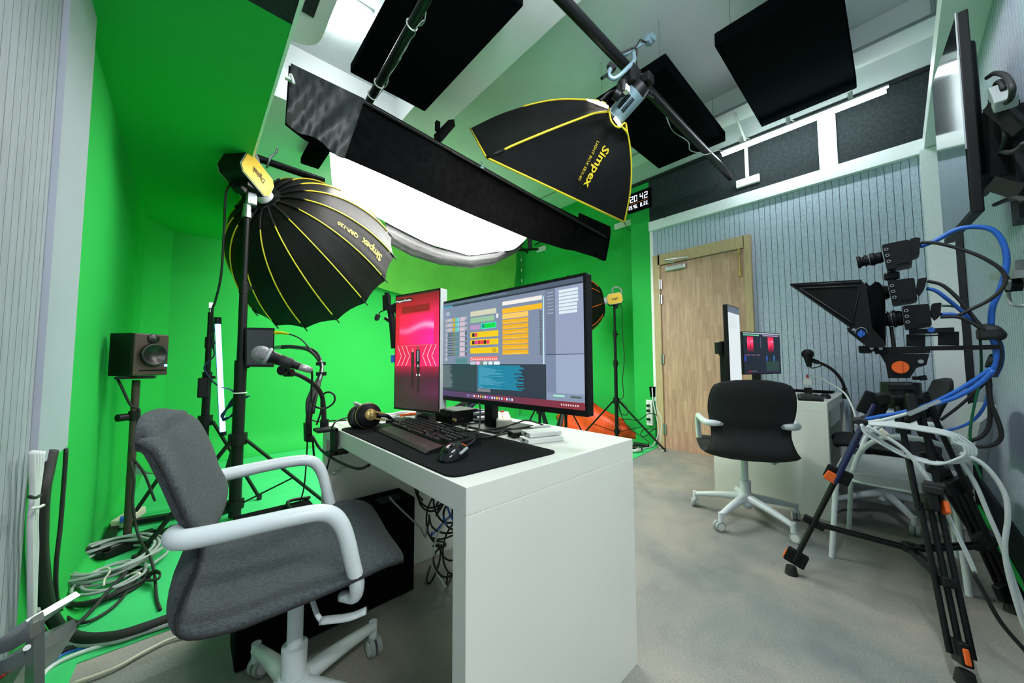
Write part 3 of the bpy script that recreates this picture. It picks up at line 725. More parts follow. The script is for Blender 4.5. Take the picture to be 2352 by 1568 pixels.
# small stands seen under the monitor
for (px, lb, gg) in ((1240, 'black tripod stand foot seen under the left part of the large monitor', 20), (1300, 'black tripod stand foot seen under the right part of the large monitor', 75)):
    p = at(px, 985, z=0.0)*1.0; p = V(p.x*.62, p.y*.62, 0)
    stand('light_stand', lb, p, .98, legs=((gg, .32), (gg+120, .32), (gg+240, .32)), hub=.55, segs=((0, .014), (.7, .011)), low=.12)
# led tube and its stand
ts = stand('light_stand', 'thin black stand with clamp holding the glowing blue-white tube', (.095, 3.35, 0), 1.36, legs=((-30, .36), (90, .38), (205, .38)), hub=.58, segs=((0, .024), (.9, .018), (1.15, .013)), low=.02)
MB().cyl((.095, 3.35, 1.36), (.095, 3.35, 1.42), .008).box((.10, 3.34, 1.41), (.03, .03, .04)).build('clip', 'steel', ts)
MB().box((.075, 3.33, .82), (.06, .05, .14), bev=.008).build('power_pack', 'black_plastic', ts)
tb = thing('light_tube', 'slim glowing blue-white LED tube leaning beside its stand', 'lamp', at(512, 1000, y=3.24))
TA, TB = at(500, 735, y=3.24), at(512, 1000, y=3.24)
MB().cyl(TA.lerp(TB, .03), TA.lerp(TB, .97), .016, n=16).build('glowing_tube', 'blue_tube', tb)
MB().cyl(TA+V(0, 0, .02), TA.lerp(TB, .035), .021).build('end_cap', 'black_plastic', tb); MB().cyl(TA.lerp(TB, .965), TB, .021).build('end_cap', 'black_plastic', tb)
MB().bar(TA+V(-.012, .02, 0), TB+V(-.012, .02, 0), .022, .012).build('back_rail', 'navy', tb)
b = MB()
for k in range(6):
    b.tube([at(552, 910, y=2.95)+V(.01*k, 0, 0), at(535, 915+3*k, y=3.0), at(520-2*k, 940+2*k, y=3.05), at(512, 965-k, y=3.05), at(530+k, 955, y=3.0), at(548, 925+4*k, y=2.95)], .0045)
tag(b.build('cable_bundle', 'navy'), 'small bundle of dark blue cable hanging between tube and tall stand', 'cable')
cable('power_cable', 'thin purple-black cable winding around the blue tube stand', [at(497, 745, y=3.3), at(486, 780, y=3.3), at(492, 815, y=3.3), at(470, 840, y=3.3), at(476, 860, y=3.3), at(500, 885, y=3.28), at(530, 895, y=3.1), at(548, 912, y=2.98)], .005, 'navy')
# speaker with stand
al = radians(38); E0 = V(-.226, 2.76, 0); ex = V(cos(al), sin(al), 0); ey = V(-sin(al), cos(al), 0)
SZ0, SZ1 = .925, 1.158; W_, D_ = .166, .165
sp = thing('loudspeaker', 'small black and brown studio loudspeaker on a pole stand at the left', 'speaker', E0+ex*W_/2+ey*D_/2+V(0, 0, SZ0))
SP = lambda u, v, o=0: E0+ex*(W_*u)-ey*o+V(0, 0, SZ0+(SZ1-SZ0)*v)
b = MB(); R_ = Matrix((ex, ey, V(0, 0, 1))).transposed()
b.box(E0+ex*W_/2+ey*(D_/2+.008)+V(0, 0, (SZ0+SZ1)/2), (W_, D_-.012, SZ1-SZ0), R_, bev=.004); b.build('cabinet', 'black_plastic', sp)
MB().box(E0+ex*W_/2+ey*.004+V(0, 0, (SZ0+SZ1)/2), (W_-.002, .014, SZ1-SZ0-.002), R_, bev=.006).build('front_baffle', 'speaker_brown', sp)
MB().lathe([(.001, -.012), (.018, -.012), (.022, -.012), (.048, -.001), (.052, .004), (.058, .006), (.063, .003), (.064, -.004)], SP(.52, .50, .017), -ey, 32).build('woofer', 'cone', sp)
MB().lathe([(.001, .010), (.012, .007), (.016, .001), (.026, .004), (.028, -.002)], SP(.52, .88, .006), -ey, 24).build('tweeter', 'cone', sp)
MB().bar(SP(.18, .13, .003), SP(.9, .13, .003), .012, .004).build('port', 'black_matte', sp)
MB().box(SP(.92, .24, .003), (.014, .005, .012), R_).build('badge', 'led_blue', sp)
sx, sy = (E0+ex*W_*.45+ey*D_*.5).xy
ss = thing('speaker_stand', 'brown-black speaker stand with triangular tube base on green floor', 'stand', (sx, sy, 0))
MB().cyl((sx, sy, .03), (sx, sy, .9), .017, n=16).build('lower_pole', 'speaker_brown', ss)
MB().box((sx, sy, .915), (.15, .15, .012)).build('top_plate', 'black_metal', ss)
MB().cyl((sx-.06, sy-.03, .70), (sx-.02, sy, .70), .02, n=10).cyl((sx, sy, .68), (sx, sy, .73), .024).build('knob', 'black_plastic', ss)
f0, f1, f2 = V(-.295, 3.20, .03), V(-.29, 2.74, .03), V(.28, 3.08, .03)
for a, c in ((f0, f1), (f1, f2), (f2, f0)): MB().bar(a, c, .045, .028).build('base_tube', 'black_metal', ss)
MB().bar((sx-.10, sy-.05, .035), (sx+.10, sy+.04, .035), .05, .03).build('base_plate', 'black_metal', ss)
cable('speaker_cable', 'black cable drooping from the loudspeaker down its pole', [at(268, 866, y=2.86), at(280, 890, y=2.84), at(300, 930, y=2.85), at(320, 943, y=2.86), at(312, 1000, y=2.86), at(300, 1040, y=2.86), at(330, 1085, y=2.86), at(352, 1140, y=2.86), at(356, 1150, y=2.86)], .006, 'rubber')
cable('speaker_cable', 'black cable hanging behind the pole and curling to a loop on the green floor', [at(300, 1060, y=2.84), at(308, 1100, y=2.82), at(305, 1160, y=2.80), at(318, 1230, y=2.75), at(345, 1280, z=.08), at(355, 1320, z=.03), at(360, 1375, z=.01), at(368, 1400, z=.01)], .006, 'rubber')
ps = thing('power_strip', 'small power strip with blue plug on the floor by the speaker stand', 'power strip', at(290, 1195, z=.03))
MB().bar(at(268, 1205, z=.05), at(322, 1170, z=.07), .07, .05, bev=.01).build('body', 'cream', ps)
MB().box(at(290, 1190, z=.09), (.05, .04, .03), bev=.005).build('blue_plug', 'blue_cable', ps)
MB().box(at(303, 1180, z=.09), (.03, .03, .05), bev=.005).build('black_plug', 'black_plastic', ps)
# rectangular softbox on the thick pipe
def cw(lat, up, dep): return CAM+RT*lat+UP*up+_f*dep
def dpt(px, py, d): return at(px, py, d=d)
SBX = thing('studio_light', 'rectangular black softbox with yellow edges hanging from the thick ceiling pipe', 'studio light', dpt(1430, 240, 2.25))
rA = [dpt(1392, 238, 2.26), dpt(1370, 231, 2.28), dpt(1300, 228, 2.33), dpt(1250, 233, 2.38), dpt(1200, 245, 2.42), dpt(1140, 266, 2.5), dpt(1080, 295, 2.58)]
rB = [dpt(1398, 257, 2.22), dpt(1366, 261, 2.20), dpt(1340, 270, 2.18), dpt(1290, 289, 2.15), dpt(1235, 311, 2.12), dpt(1180, 334, 2.10), dpt(1117, 362, 2.08)]
rC = [dpt(1425, 288, 2.24), dpt(1437, 300, 2.25), dpt(1444, 318, 2.3), dpt(1449, 360, 2.36), dpt(1450, 400, 2.42), dpt(1446, 450, 2.5), dpt(1434, 510, 2.6)]
rD = [dpt(1420, 262, 2.32), dpt(1424, 262, 2.4), dpt(1424, 275, 2.5), dpt(1422, 300, 2.62), dpt(1418, 340, 2.76), dpt(1410, 390, 2.94), dpt(1386, 443, 3.1)]
def face(r1, r2, bulge, n=14):
    rows = []
    A_, B_ = smooth_path(r1, 4), smooth_path(r2, 4)
    for i in range(len(A_)):
        r = []
        for j in range(n+1):
            t = j/n; p = A_[i].lerp(B_[i], t); s_ = i/(len(A_)-1)
            p = p+_f*(bulge*sin(pi*t)*sin(pi*min(1, s_*1.0)))+UP*(.006*sin(17*t+9*s_)*(1-s_))
            r.append(p)
        rows.append(r)
    return rows
F1, F2 = face(rA, rB, .05), face(rB, rC, .05)
F3, F4 = face(rC, rD, -.02), face(rD, rA, -.02)
def onF(F, u, v):
    i = max(0, min(len(F)-1.001, u*(len(F)-1))); j = max(0, min(len(F[0])-1.001, v*(len(F[0])-1)))
    a, c = int(i), int(j); p = F[a][c].lerp(F[a][c+1], j-c); q = F[a+1][c].lerp(F[a+1][c+1], j-c); return p.lerp(q, i-a)
b = MB(); b.sheet(F1, .004).sheet(F2, .004).sheet(F3, .004).sheet(F4, .004)
def toF2(x, y, w=None):
    """photo position -> point just in front of the large side"""
    p = dpt(x, y, 2.0); best = None
    return p
def facehit(F, px, py):
    best = None
    for r in F:
        for p in r:
            v = p-CAM; D = v.dot(_f); X = 1176+FPX*v.dot(RT)/D; Y = 784-FPX*v.dot(UP)/D
            e = (X-px)**2+(Y-py)**2
            if best is None or e < best[0]: best = (e, p, D)
    return best
def plane_of(F, pts):
    q = [facehit(F, *p)[1] for p in pts]; n = (q[1]-q[0]).cross(q[2]-q[0]).normalized()
    if n.dot(CAM-q[0]) < 0: n = -n
    return q[0], n
txo, txn = plane_of(F2, [(1395, 350), (1345, 430), (1330, 370)])
def decal(p0, p1, hgt, off=.02):
    A_ = at(*p0, pl=(txo+txn*off, txn)); B_ = at(*p1, pl=(txo+txn*off, txn)); d = B_-A_; upv = txn.cross(d).normalized()
    if upv.dot(RT) < 0: upv = -upv
    return lambda u, v, w_: A_+d*u+upv*(hgt*v)
b.text('Simpex', decal((1388, 332), (1340, 425), .075), 1, True)
b.text('LIGHT BOX SBX-60', decal((1372, 322), (1328, 412), .028), 1)
b.build('softbox', ['softbox_cloth', 'yellow_pipe'], SBX)
sbo = bpy.data.objects['softbox.002'] if 'softbox.002' in bpy.data.objects else None
MB().tube(rA[:5], .006, 6).build('edge_piping', 'yellow_pipe', SBX)
MB().tube([p+UP*.002 for p in rB[:-1]]+[rB[-2].lerp(rB[-1], .35)], .007, 6).build('edge_piping', 'yellow_pipe', SBX)
MB().tube([rB[-2].lerp(rB[-1], .35), rB[-1]], .010, 6).build('rod_tip', 'black_plastic', SBX)
MB().tube(rC, .006, 6).build('edge_piping', 'yellow_pipe', SBX)
MB().tube([rA[-1], rB[-1], rC[-1]], .007, 6, k=0).build('edge_piping', 'yellow_pipe', SBX)
MB().tube([dpt(1398, 248, 2.2), dpt(1400, 260, 2.18), dpt(1404, 278, 2.18), dpt(1414, 290, 2.18), dpt(1424, 292, 2.2), dpt(1432, 284, 2.22), dpt(1437, 284, 2.24), dpt(1440, 300, 2.26), dpt(1442, 310, 2.28)], .006, 6).build('edge_piping', 'yellow_pipe', SBX)
MB().tube([dpt(1345, 228, 2.30), dpt(1380, 238, 2.24), dpt(1396, 246, 2.22)], [.004, .012, .008], 6).build('glowing_gap', 'softbox_glow', SBX); MB().tube([dpt(1412, 270, 2.2), dpt(1422, 284, 2.2), dpt(1424, 288, 2.21)], .010, 6).build('glowing_gap', 'softbox_glow', SBX)
MB().prism([rA[-1].lerp(rC[-1], 0)*.97+(rC[-1]*.03), rB[-1]*.97+rD[-1]*.03, rC[-1]*.97+rA[-1]*.03, rD[-1]*.97+rB[-1]*.03], (0, .002, -.002)).build('front_diffuser', 'softbox_glow', SBX)
# its lamp body, yoke and clamps
a_, c_ = dpt(1414, 268, 2.24), dpt(1462, 212, 2.16)
MB().cyl(a_, c_, .060, .062, 24).build('lamp_body', 'blue_metal', SBX)
MB().cyl(c_, c_+(c_-a_).normalized()*.05, .062, .05, 24).box(c_+(c_-a_).normalized()*.08, (.07, .06, .06), bev=.01).build('rear_cap', 'black_plastic', SBX)
xx, yy_, nn = frame_from(c_-a_)
tow = (CAM-(a_+c_)/2); tow = (tow-nn*tow.dot(nn)).normalized(); tside = nn.cross(tow)
b = MB()
for i in range(12):
    for j in (-1, 1):
        q = a_.lerp(c_, .25+.045*i)+tow*.0605+tside*(.016*j-.008)
        b.bar(q-tside*.012, q+tside*.012, .004, .003)
b.build('cooling_slots', 'black_matte', SBX)
MB().box(dpt(1438, 205, 2.09), (.04, .03, .04), bev=.003).build('label_sticker', 'sticker', SBX)
b = MB().tube([dpt(1421, 208, 2.14), dpt(1400, 212, 2.1), dpt(1385, 226, 2.1), dpt(1378, 231, 2.1)], [.008, .010, .008]).cyl(dpt(1412, 214, 2.1), dpt(1424, 222, 2.1), .03).tube([dpt(1420, 225, 2.1), dpt(1424, 190, 2.1), dpt(1445, 178, 2.14), dpt(1475, 185, 2.2)], .014)
b.build('yoke', 'black_plastic', SBX)
gc = thing('grip_clamp', 'blue-grey C-shaped clamp holding the thick pipe above the softbox lamp', 'clamp', dpt(1430, 150, 2.15))
MB().tube([dpt(1402, 158, 2.1), dpt(1398, 172, 2.08), dpt(1408, 181, 2.08), dpt(1425, 172, 2.08), dpt(1448, 150, 2.1), dpt(1456, 140, 2.15), dpt(1455, 122, 2.2)], .014, 8).build('frame', 'blue_metal', gc)
MB().bar(dpt(1402, 158, 2.1), dpt(1408, 150, 2.1), .03, .05).bar(dpt(1382, 180, 2.05), dpt(1405, 165, 2.1), .016, .016).build('screw', 'black_metal', gc)
MB().bar(dpt(1430, 130, 2.25), dpt(1486, 93, 2.3), .022, .018).bar(dpt(1486, 85, 2.3), dpt(1500, 95, 2.32), .05, .04).box(dpt(1488, 92, 2.3), (.05, .04, .05), bev=.01).build('spigot_arm', 'blue_metal', gc)
MB().box(dpt(1450, 180, 2.15), (.11, .09, .12), bev=.02).cyl(dpt(1430, 190, 2.1), dpt(1430, 215, 2.1), .03).build('pipe_clamp', 'black_metal', gc); MB().box(dpt(1482, 205, 2.28), (.08, .07, .08), bev=.02).build('pipe_clamp', 'black_metal', gc)
cable('power_cable', 'black cable dangling from the grey arm above the hanging softbox', [dpt(1484, 97, 2.28), dpt(1470, 92, 2.25), dpt(1462, 105, 2.22), dpt(1440, 118, 2.2), dpt(1424, 122, 2.2), dpt(1460, 110, 2.2), dpt(1462, 140, 2.18), dpt(1468, 165, 2.18), dpt(1464, 178, 2.15)], .005, 'rubber')
cable('power_cable', 'black cable looped around the clamp beside the hanging lamp', [dpt(1470, 195, 2.2), dpt(1462, 182, 2.15), dpt(1478, 170, 2.15), dpt(1492, 178, 2.15), dpt(1492, 192, 2.15), dpt(1478, 200, 2.15), dpt(1470, 188, 2.15), dpt(1485, 215, 2.2), dpt(1500, 225, 2.25)], .006, 'rubber')
cable('power_cable', 'thin dark cable hanging from the pipe end along the felt wall', [at(1655, 395, x=3.98), at(1648, 425, x=4.02), at(1620, 450, x=4.04), at(1580, 478, x=4.04), at(1540, 492, x=4.03), at(1525, 500, x=4.03)], .004, 'rubber')
cable('power_cable', 'short black cable drooping from the softbox corner to the wall', [rC[-1], at(1440, 522, x=3.6), at(1447, 530, x=4.0), at(1450, 528, x=4.3), at(1452, 524, x=4.5)], .004, 'rubber')

# ================================================================ DESKS
def desk(name, label, x0, x1, y0, y1, end, inner):
    """top and two end panels; end = which axis the end panels stand across"""
    o = thing(name, label, 'desk', ((x0+x1)/2, (y0+y1)/2, 0))
    MB().box(((x0+x1)/2, (y0+y1)/2, .70), (x1-x0, y1-y0, .06), bev=.0015).build('desktop', 'laminate', o)
    if end == 'y':
        for a, c in ((y0, y0+.05), (y1-.05, y1)):
            MB().box(((x0+x1)/2, (a+c)/2, .335), (x1-x0, c-a, .67), bev=.0015).build('side_panel', 'laminate', o)
        MB().box((x1-.06, (y0+y1)/2, .58), (.018, y1-y0-.1, .18)).build('back_rail', 'laminate', o)
    else:
        for a, c in ((x0, x0+.05), (x1-.05, x1)):
            MB().box(((a+c)/2, (y0+y1)/2, .335), (c-a, y1-y0, .67), bev=.0015).build('side_panel', 'laminate', o)
        MB().box(((x0+x1)/2, y1-.03, .35), (x1-x0-.1, .018, .60)).build('back_panel', 'laminate', o)
    return o
DX0, DX1, DY0, DY1 = .438, 1.125, .624, 1.70
dk = desk('desk', 'white desk in the foreground with monitors, keyboard and mouse on it', DX0, DX1, DY0, DY1, 'y', None)
dk2 = desk('desk', 'white desk against the panelled wall beside the wooden door', 2.97, 4.02, .315, .98, 'x', None)
MB().box((3.55, .47, .60), (.55, .28, .13), bev=.003).build('drawer', 'laminate', dk2)
ZT = .73
def onZ(px, py, z=ZT): return at(px, py, z=z)
# desk mat
MZ = ZT+.003
c1, c2, c3, c4 = V(.445, .690, MZ), V(.80, .675, MZ), V(.80, 1.50, MZ), V(.445, 1.50, MZ)
def rounded(cs, r, n=5):
    out = []
    for i, c in enumerate(cs):
        p, q = cs[i-1], cs[(i+1) % len(cs)]; a = c+(p-c).normalized()*r; b_ = c+(q-c).normalized()*r
        for k in range(n+1):
            t = k/n; out.append(a*(1-t)**2+c*2*t*(1-t)+b_*t*t)
    return out
tag(MB().prism([p-V(0, 0, .003) for p in rounded([c1, c2, c3, c4], .035)], (0, 0, .004)).build('desk_mat', 'mat_cloth'), 'large black desk mat under the keyboard and mouse', 'desk mat')
MZ = ZT+.0042
# keyboard (long axis ka, depth axis kb away from the user)
kp, kq = onZ(850, 990, MZ), onZ(972, 1046, MZ)
K0 = V(.497, .905, MZ); ka = (V(.530, 1.375, MZ)-K0); KL = ka.length; ka.normalize(); kb = V(ka.y, -ka.x, 0); KD = .185
# K0 is the near right front corner; ka runs to the far left
kbd = thing('keyboard', 'black full-size keyboard with wrist rest on the desk mat', 'keyboard', K0+ka*KL/2+kb*KD/2)
KP = lambda u, v, z: K0+ka*u+kb*v+V(0, 0, z)
prof = [(0, 0), (0, .004), (.012, .010), (.055, .017), (.060, .014), (KD, .026), (KD, 0)]
rows = [[KP(u, v, z) for v, z in prof] for u in (0, KL)]
MB().grid(rows, smooth=False).add(rows[0], [list(range(7))]).add(rows[1], [list(range(7))]).build('case', 'black_plastic', kbd)
MB().text('Lenovo', lambda u, v, w_: KP(.075-.035*u, .022+.006*v, .0125), 0).build('logo', 'grey_plastic', kbd)
kproto = {}
def key(u, v, wd):
    k = round(wd, 4); sl = .010/.12
    if k not in kproto:
        b = MB(); x = wd/2-.0012; y = .0078
        lo = [(-x, -y, 0), (x, -y, 0), (x, y, 0), (-x, y, 0)]; hi = [(-x*.84, -y*.75, .0075), (x*.84, -y*.75, .0075), (x*.84, y*.85, .0085), (-x*.84, y*.85, .0085)]
        b.add([V(*p) for p in lo+hi], [(0, 1, 2, 3), (4, 5, 6, 7), (0, 1, 5, 4), (1, 2, 6, 5), (2, 3, 7, 6), (3, 0, 4, 7)])
        b.quad(V(-x*.4, y*.1, .0083), V(-x*.05, y*.1, .0083), V(-x*.05, y*.6, .0086), V(-x*.4, y*.6, .0086), 1)
        me = bpy.data.meshes.new('key'); me.from_pydata([tuple(p) for p in b.v], [], b.f)
        me.materials.append(M['black_plastic']); me.materials.append(M['grey_plastic']); me.polygons.foreach_set('material_index', b.m); kproto[k] = me
    o = bpy.data.objects.new('key', kproto[k]); COL.objects.link(o); o.parent = kbd
    p = kbd.matrix_basis.inverted() @ KP(u, v, .0145+(v-.06)*sl)
    ang = atan2(-ka.y, -ka.x)
    o.location = p; o.rotation_euler = (0.09, 0, 0); o.rotation_euler = (0, 0, ang)
rowsK = [(.072, [.019*1.3]*3+[.105]+[.019*1.3]*4), (.091, [.042]+[.019]*10+[.048]), (.110, [.034]+[.019]*11+[.030]), (.129, [.028]+[.019]*12+[.027]), (.148, [.019]*13+[.036]), (.170, [.019]*13)]
for v, ws in rowsK:
    u = KL-.012
    for w_ in ws:
        key(u-w_/2, v, w_); u -= w_
    u = KL-.012-.298
    for k in range(3): 
        if v not in (.110,) and not (v == .091 and k != 1): key(u-.0095-.019*k, v, .019)
    u -= .064
    if v < .16:
        for k in range(4 if v > .08 else 2): key(u-.0095-.019*k, v, .019)
MB().add([KP(KL-.012, .062, .0146), KP(.012, .062, .0146), KP(.012, .18, .0245), KP(KL-.012, .18, .0245)], [(0, 1, 2, 3)]).build('key_well', 'black_matte', kbd)
# mouse
mo = onZ(1043, 1050, MZ)
ms = thing('mouse', 'glossy black ergonomic mouse with red stripe on the desk mat', 'mouse', mo)
md = V(cos(radians(28)), sin(radians(28)), 0)*1; mside = V(-md.y, md.x, 0); rows = []
for i in range(17):
    s_ = i/16; L_ = -.058+.116*s_; hh = .040*(sin(pi*(s_*.985+.0075))**.5)*(1-.30*max(0, s_-.45)); ww = .034*(sin(pi*(s_*.98+.01))**.42)*(1-.12*s_)
    rows.append([mo+md*L_+mside*(ww*cos(pi*j/12))+V(0, 0, max(0, hh*sin(pi*j/12)**.7)+.001) for j in range(13)])
b = MB().grid(rows).add(rows[0], [list(range(13))]).add(rows[-1], [list(range(13))]); b.build('shell', 'gloss_black', ms)
MB().tube([mo+md*.012+V(0, 0, .034)+mside*-.006, mo+md*.035+V(0, 0, .028)+mside*-.008, mo+md*.05+V(0, 0, .02)+mside*-.01], .0022).build('red_stripe', 'orange', ms)
MB().cyl(mo+md*.03+V(0, 0, .026)-mside*.004, mo+md*.03+V(0, 0, .026)+mside*.004, .010, n=14).build('wheel', 'rubber', ms)
MB().tube([mo+md*.0-mside*.030+V(0, 0, .022), mo+md*.02-mside*.029+V(0, 0, .022), mo-md*.025-mside*.031+V(0, 0, .018)], .004).build('side_button', 'grey_plastic', ms)
cable('mouse_cable', 'black mouse cable curling over the back of the desk mat', [mo+md*.055+V(0, 0, .012), at(1090, 1010, z=ZT+.03), at(1100, 985, z=ZT+.06), at(1103, 940, z=ZT+.10), at(1100, 925, z=ZT+.12)], .0028, 'rubber')
cable('desk_cable', 'black cable making a wide loop between mouse and small drives on the desk', [onZ(1180, 992, MZ+.004), onZ(1140, 1000, MZ+.01), onZ(1100, 1006, MZ+.004), onZ(1060, 1006, MZ+.004), onZ(1085, 1004, MZ+.008), onZ(1130, 1003, MZ+.006), onZ(1158, 988, MZ+.006), onZ(1160, 974, MZ+.01), onZ(1125, 966, MZ+.004), onZ(1090, 973, MZ+.004), onZ(1065, 988, MZ+.004), onZ(1062, 1000, MZ+.003)], .0028, 'rubber')
cable('desk_cable', 'black cable arching from the mat across the white power strip', [onZ(1040, 985, MZ), onZ(1080, 990, MZ+.01), onZ(1150, 982, MZ+.012), at(1185, 972, z=ZT+.055), at(1210, 965, z=ZT+.055), onZ(1245, 975, ZT+.03), onZ(1262, 986, ZT+.02)], .0028, 'rubber')
cable('desk_cable', 'thin black cable running from the headphones toward the black audio box', [onZ(900, 975, MZ), onZ(960, 975, MZ+.003), onZ(1010, 972, MZ+.003), onZ(1040, 966, ZT+.02), onZ(1065, 962, ZT+.03)], .0028, 'rubber')
# headphones: two cups, headband lying to the right
hp = thing('headphones', 'black and gold over-ear headphones resting on the desk mat', 'headphones', at(828, 985, z=MZ))
def cup(c, n, r, sub):
    MB().lathe([(.001, .028), (r*.45, .030), (r*.50, .026), (r*.85, .022), (r*.97, .010), (r, 0), (r, -.012), (r*.9, -.018)], c, n, 36).build('ear_cup', 'black_plastic', hp)
    MB().lathe([(r*1.0, .0005), (r*1.02, .0030), (r*1.0, .0055)], c, n, 36).build('gold_rim', 'gold', hp)
    MB().lathe([(r*.5, -.018), (r*.72, -.034), (r*.95, -.030), (r*1.0, -.018), (r*.9, -.014)], c, n, 36).build('ear_pad', 'black_satin', hp)
    disc = MB().lathe([(.001, .033), (r*.44, .033), (r*.46, .029)], c, n, 36)
    if sub:
        x, y, z = frame_from(Vector(n)); 
        # lettering runs downward on the gold disc
        disc.text('AKG', lambda u, v, w_: c+z*.0336+y*(.018-.032*u)+x*(.007-.013*v)*-1, 1, True)
    disc.build('gold_disc', ['gold', 'black_matte'], hp)
hn = V(.10, -.98, .18).normalized()
cA = at(845, 952, z=None, y=None, x=None, d=1.405)
cA.z = max(cA.z, MZ+.050)
hc = at(846, 953, d=1.33); cB = at(818, 950, d=1.42)
r_h = .050
hc.z = MZ+r_h*.93; cB.z = MZ+r_h*1.02
hc = at(846, 954, z=MZ+r_h); tocam = (CAM-hc).normalized(); hn = (tocam*.75+RT*.30+V(0, 0, .1)).normalized()
cup(hc, hn, r_h, True)
cBc = hc-hn*.050-RT*.014; cup(cBc, (-hn).normalized(), r_h, False)
k0 = hc+hn*.022; 
for dz in (.013, -.013):
    MB().bar(k0+RT*.020+UP*dz, k0+RT*.066+UP*(dz-.006)-hn*.02, .006, .006).build('gold_bar', 'gold', hp)
MB().tube([k0+RT*.03-hn*.006, k0+RT*.07-hn*.024, k0+RT*.095-hn*.05-UP*.006], .012, 10, flat=(1, .6)).build('arm', 'black_plastic', hp)
MB().tube([k0+RT*.085-hn*.04, hc+RT*.125-hn*.05-UP*.02, hc+RT*.14-hn*.11-UP*.03, hc+RT*.09-hn*.15-UP*.02, cBc+RT*.03-hn*.03], .009, 10, flat=(1, .5)).build('headband', 'black_satin', hp)
cable('headphone_cable', 'thin black headphone cable hanging over the front edge of the desk', [cBc-RT*.05, at(775, 966, z=ZT+.04), onZ(766, 975, ZT+.03), at(760, 992, x=DX0-.012), at(760, 1030, x=DX0-.02), at(755, 1060, x=DX0-.015), at(746, 1100, x=DX0-.01), at(743, 1150, x=DX0)], .003, 'rubber')
tag(MB().tube([onZ(848, 957, ZT+.015), at(832, 938, z=ZT+.075), at(815, 924, z=ZT+.11)][::-1], [.006, .018, .016, .012], 12, flat=(1, .55)).build('phone_handset', 'white_plastic'), 'white curved handset-like device standing behind the headphones', 'device')
# power strip, drives etc.
p = thing('power_strip', 'cream power strip lying on the white desk behind the mat', 'power strip', onZ(1160, 975))
a_, b_ = V(.90, 1.03, ZT), V(1.05, 1.22, ZT); dd = (b_-a_)
MB().bar(a_+V(0, 0, .021), b_+V(0, 0, .021), .062, .040, bev=.006).build('body', 'cream', p)
b = MB()
for i in range(4):
    c = a_.lerp(b_, .18+.2*i)+V(0, 0, .0415)
    for q in (V(0, .006, 0), V(-.008, -.004, 0), V(.008, -.004, 0)): b.box(c+q, (.003, .003, .001))
b.build('socket_holes', 'red', p)
MB().box(a_.lerp(b_, .9)+V(0, 0, .044), (.012, .012, .006)).build('switch', 'red', p)
def slab(name, label, cat, a, b_, wd, th, m, z=ZT, port=True, group=None):
    a, b_ = Vector(a), Vector(b_); o = thing(name, label, cat, V(*((a+b_)/2).xy, z), group=group)
    a = V(a.x, a.y, z+th/2+.0005); b_ = V(b_.x, b_.y, z+th/2+.0005)
    MB().bar(a, b_, wd, th, bev=.003).build('case', m, o)
    if port: d_ = (a-b_).normalized(); MB().bar(a, a+d_*.0012, .014, .006).build('port', 'black_matte', o)
    return o
slab('external_drive', 'lower of two slim white drives stacked on the right of the desk', 'drive', (.815, .838, 0), (.94, .795, 0), .07, .015, 'white_plastic')
slab('external_drive', 'upper of two slim white drives stacked on the right of the desk', 'drive', (.835, .850, 0), (.95, .81, 0), .07, .015, 'white_plastic', ZT+.016)
slab('card_reader', 'small black and green box beside the white drives', 'device', (.835, .925, 0), (.93, .90, 0), .05, .020, 'black_plastic')
tag(MB().bar(V(.92, .905, ZT+.020), V(.995, .885, ZT+.020), .03, .018, bev=.004).build('usb_adapter', 'grey_plastic'), 'grey adapter piece behind the white drives', 'adapter')
ai = thing('audio_interface', 'black audio box with knobs under the large monitor', 'audio box', V(.86, 1.31, ZT))
MB().box((.86, 1.30, ZT+.036), (.13, .13, .055), bev=.004).build('case', 'black_plastic', ai)
for k in range(5): MB().cyl((.794, 1.255+.022*k, ZT+.045), (.782, 1.255+.022*k, ZT+.045), .007, n=12).build('knob', 'black_metal', ai)
MB().cyl((.80, 1.232, ZT+.03), (.80, 1.215, ZT+.03), .006, n=10).build('plug', 'gold', ai)
MB().cyl((.90, 1.233, ZT+.04), (.955, 1.19, ZT+.045), .010, n=12).cyl((.90, 1.233, ZT+.018), (.95, 1.18, ZT+.018), .010, n=12).build('silver_plugs', 'steel', ai)
slab('black_box', 'small black splitter box left of the audio box', 'device', (.745, 1.39, 0), (.83, 1.44, 0), .06, .035, 'black_plastic')
slab('black_box', 'flat glossy black box behind the keyboard', 'device', (.655, 1.47, 0), (.72, 1.52, 0), .08, .016, 'cone')
for lb, pts, m, r in (('white audio cable with blue sleeve lying behind the headphones', [(868, 950), (900, 952), (935, 946), (960, 942)], 'white_cable', .008),
                 ('orange and black cable bundle under the portrait monitor', [(912, 955), (935, 952), (965, 950), (990, 948)], 'orange', .007),
                 ('white cable end with grey plug under the portrait monitor', [(955, 957), (980, 960), (1000, 958), (1020, 952)], 'white_cable', .007),
                 ('thick black cable loom rising behind the large monitor', [(1008, 948), (1035, 940), (1058, 930), (1080, 918)], 'rubber', .016),
                 ('purple and blue cable loom hanging down behind the large monitor', [(1118, 948), (1120, 935), (1116, 920), (1112, 905)], 'navy', .014),
                 ('red cable curving under the large monitor beside silver plugs', [(1075, 940), (1105, 945), (1135, 950), (1137, 940), (1120, 932)], 'red', .005),
                 ('blue cable lying behind the small black boxes', [(1012, 940), (1025, 935), (1045, 934), (1060, 938)], 'blue_cable', .005)):
    P = [onZ(q[0], max(q[1], 935), ZT+.014) if i < 3 else at(q[0], q[1], x=1.06) for i, q in enumerate(pts)]
    P = [V(min(q.x, 1.09), min(q.y, 1.66), q.z) for q in P]
    cable('desk_cable', lb, P, r, m)
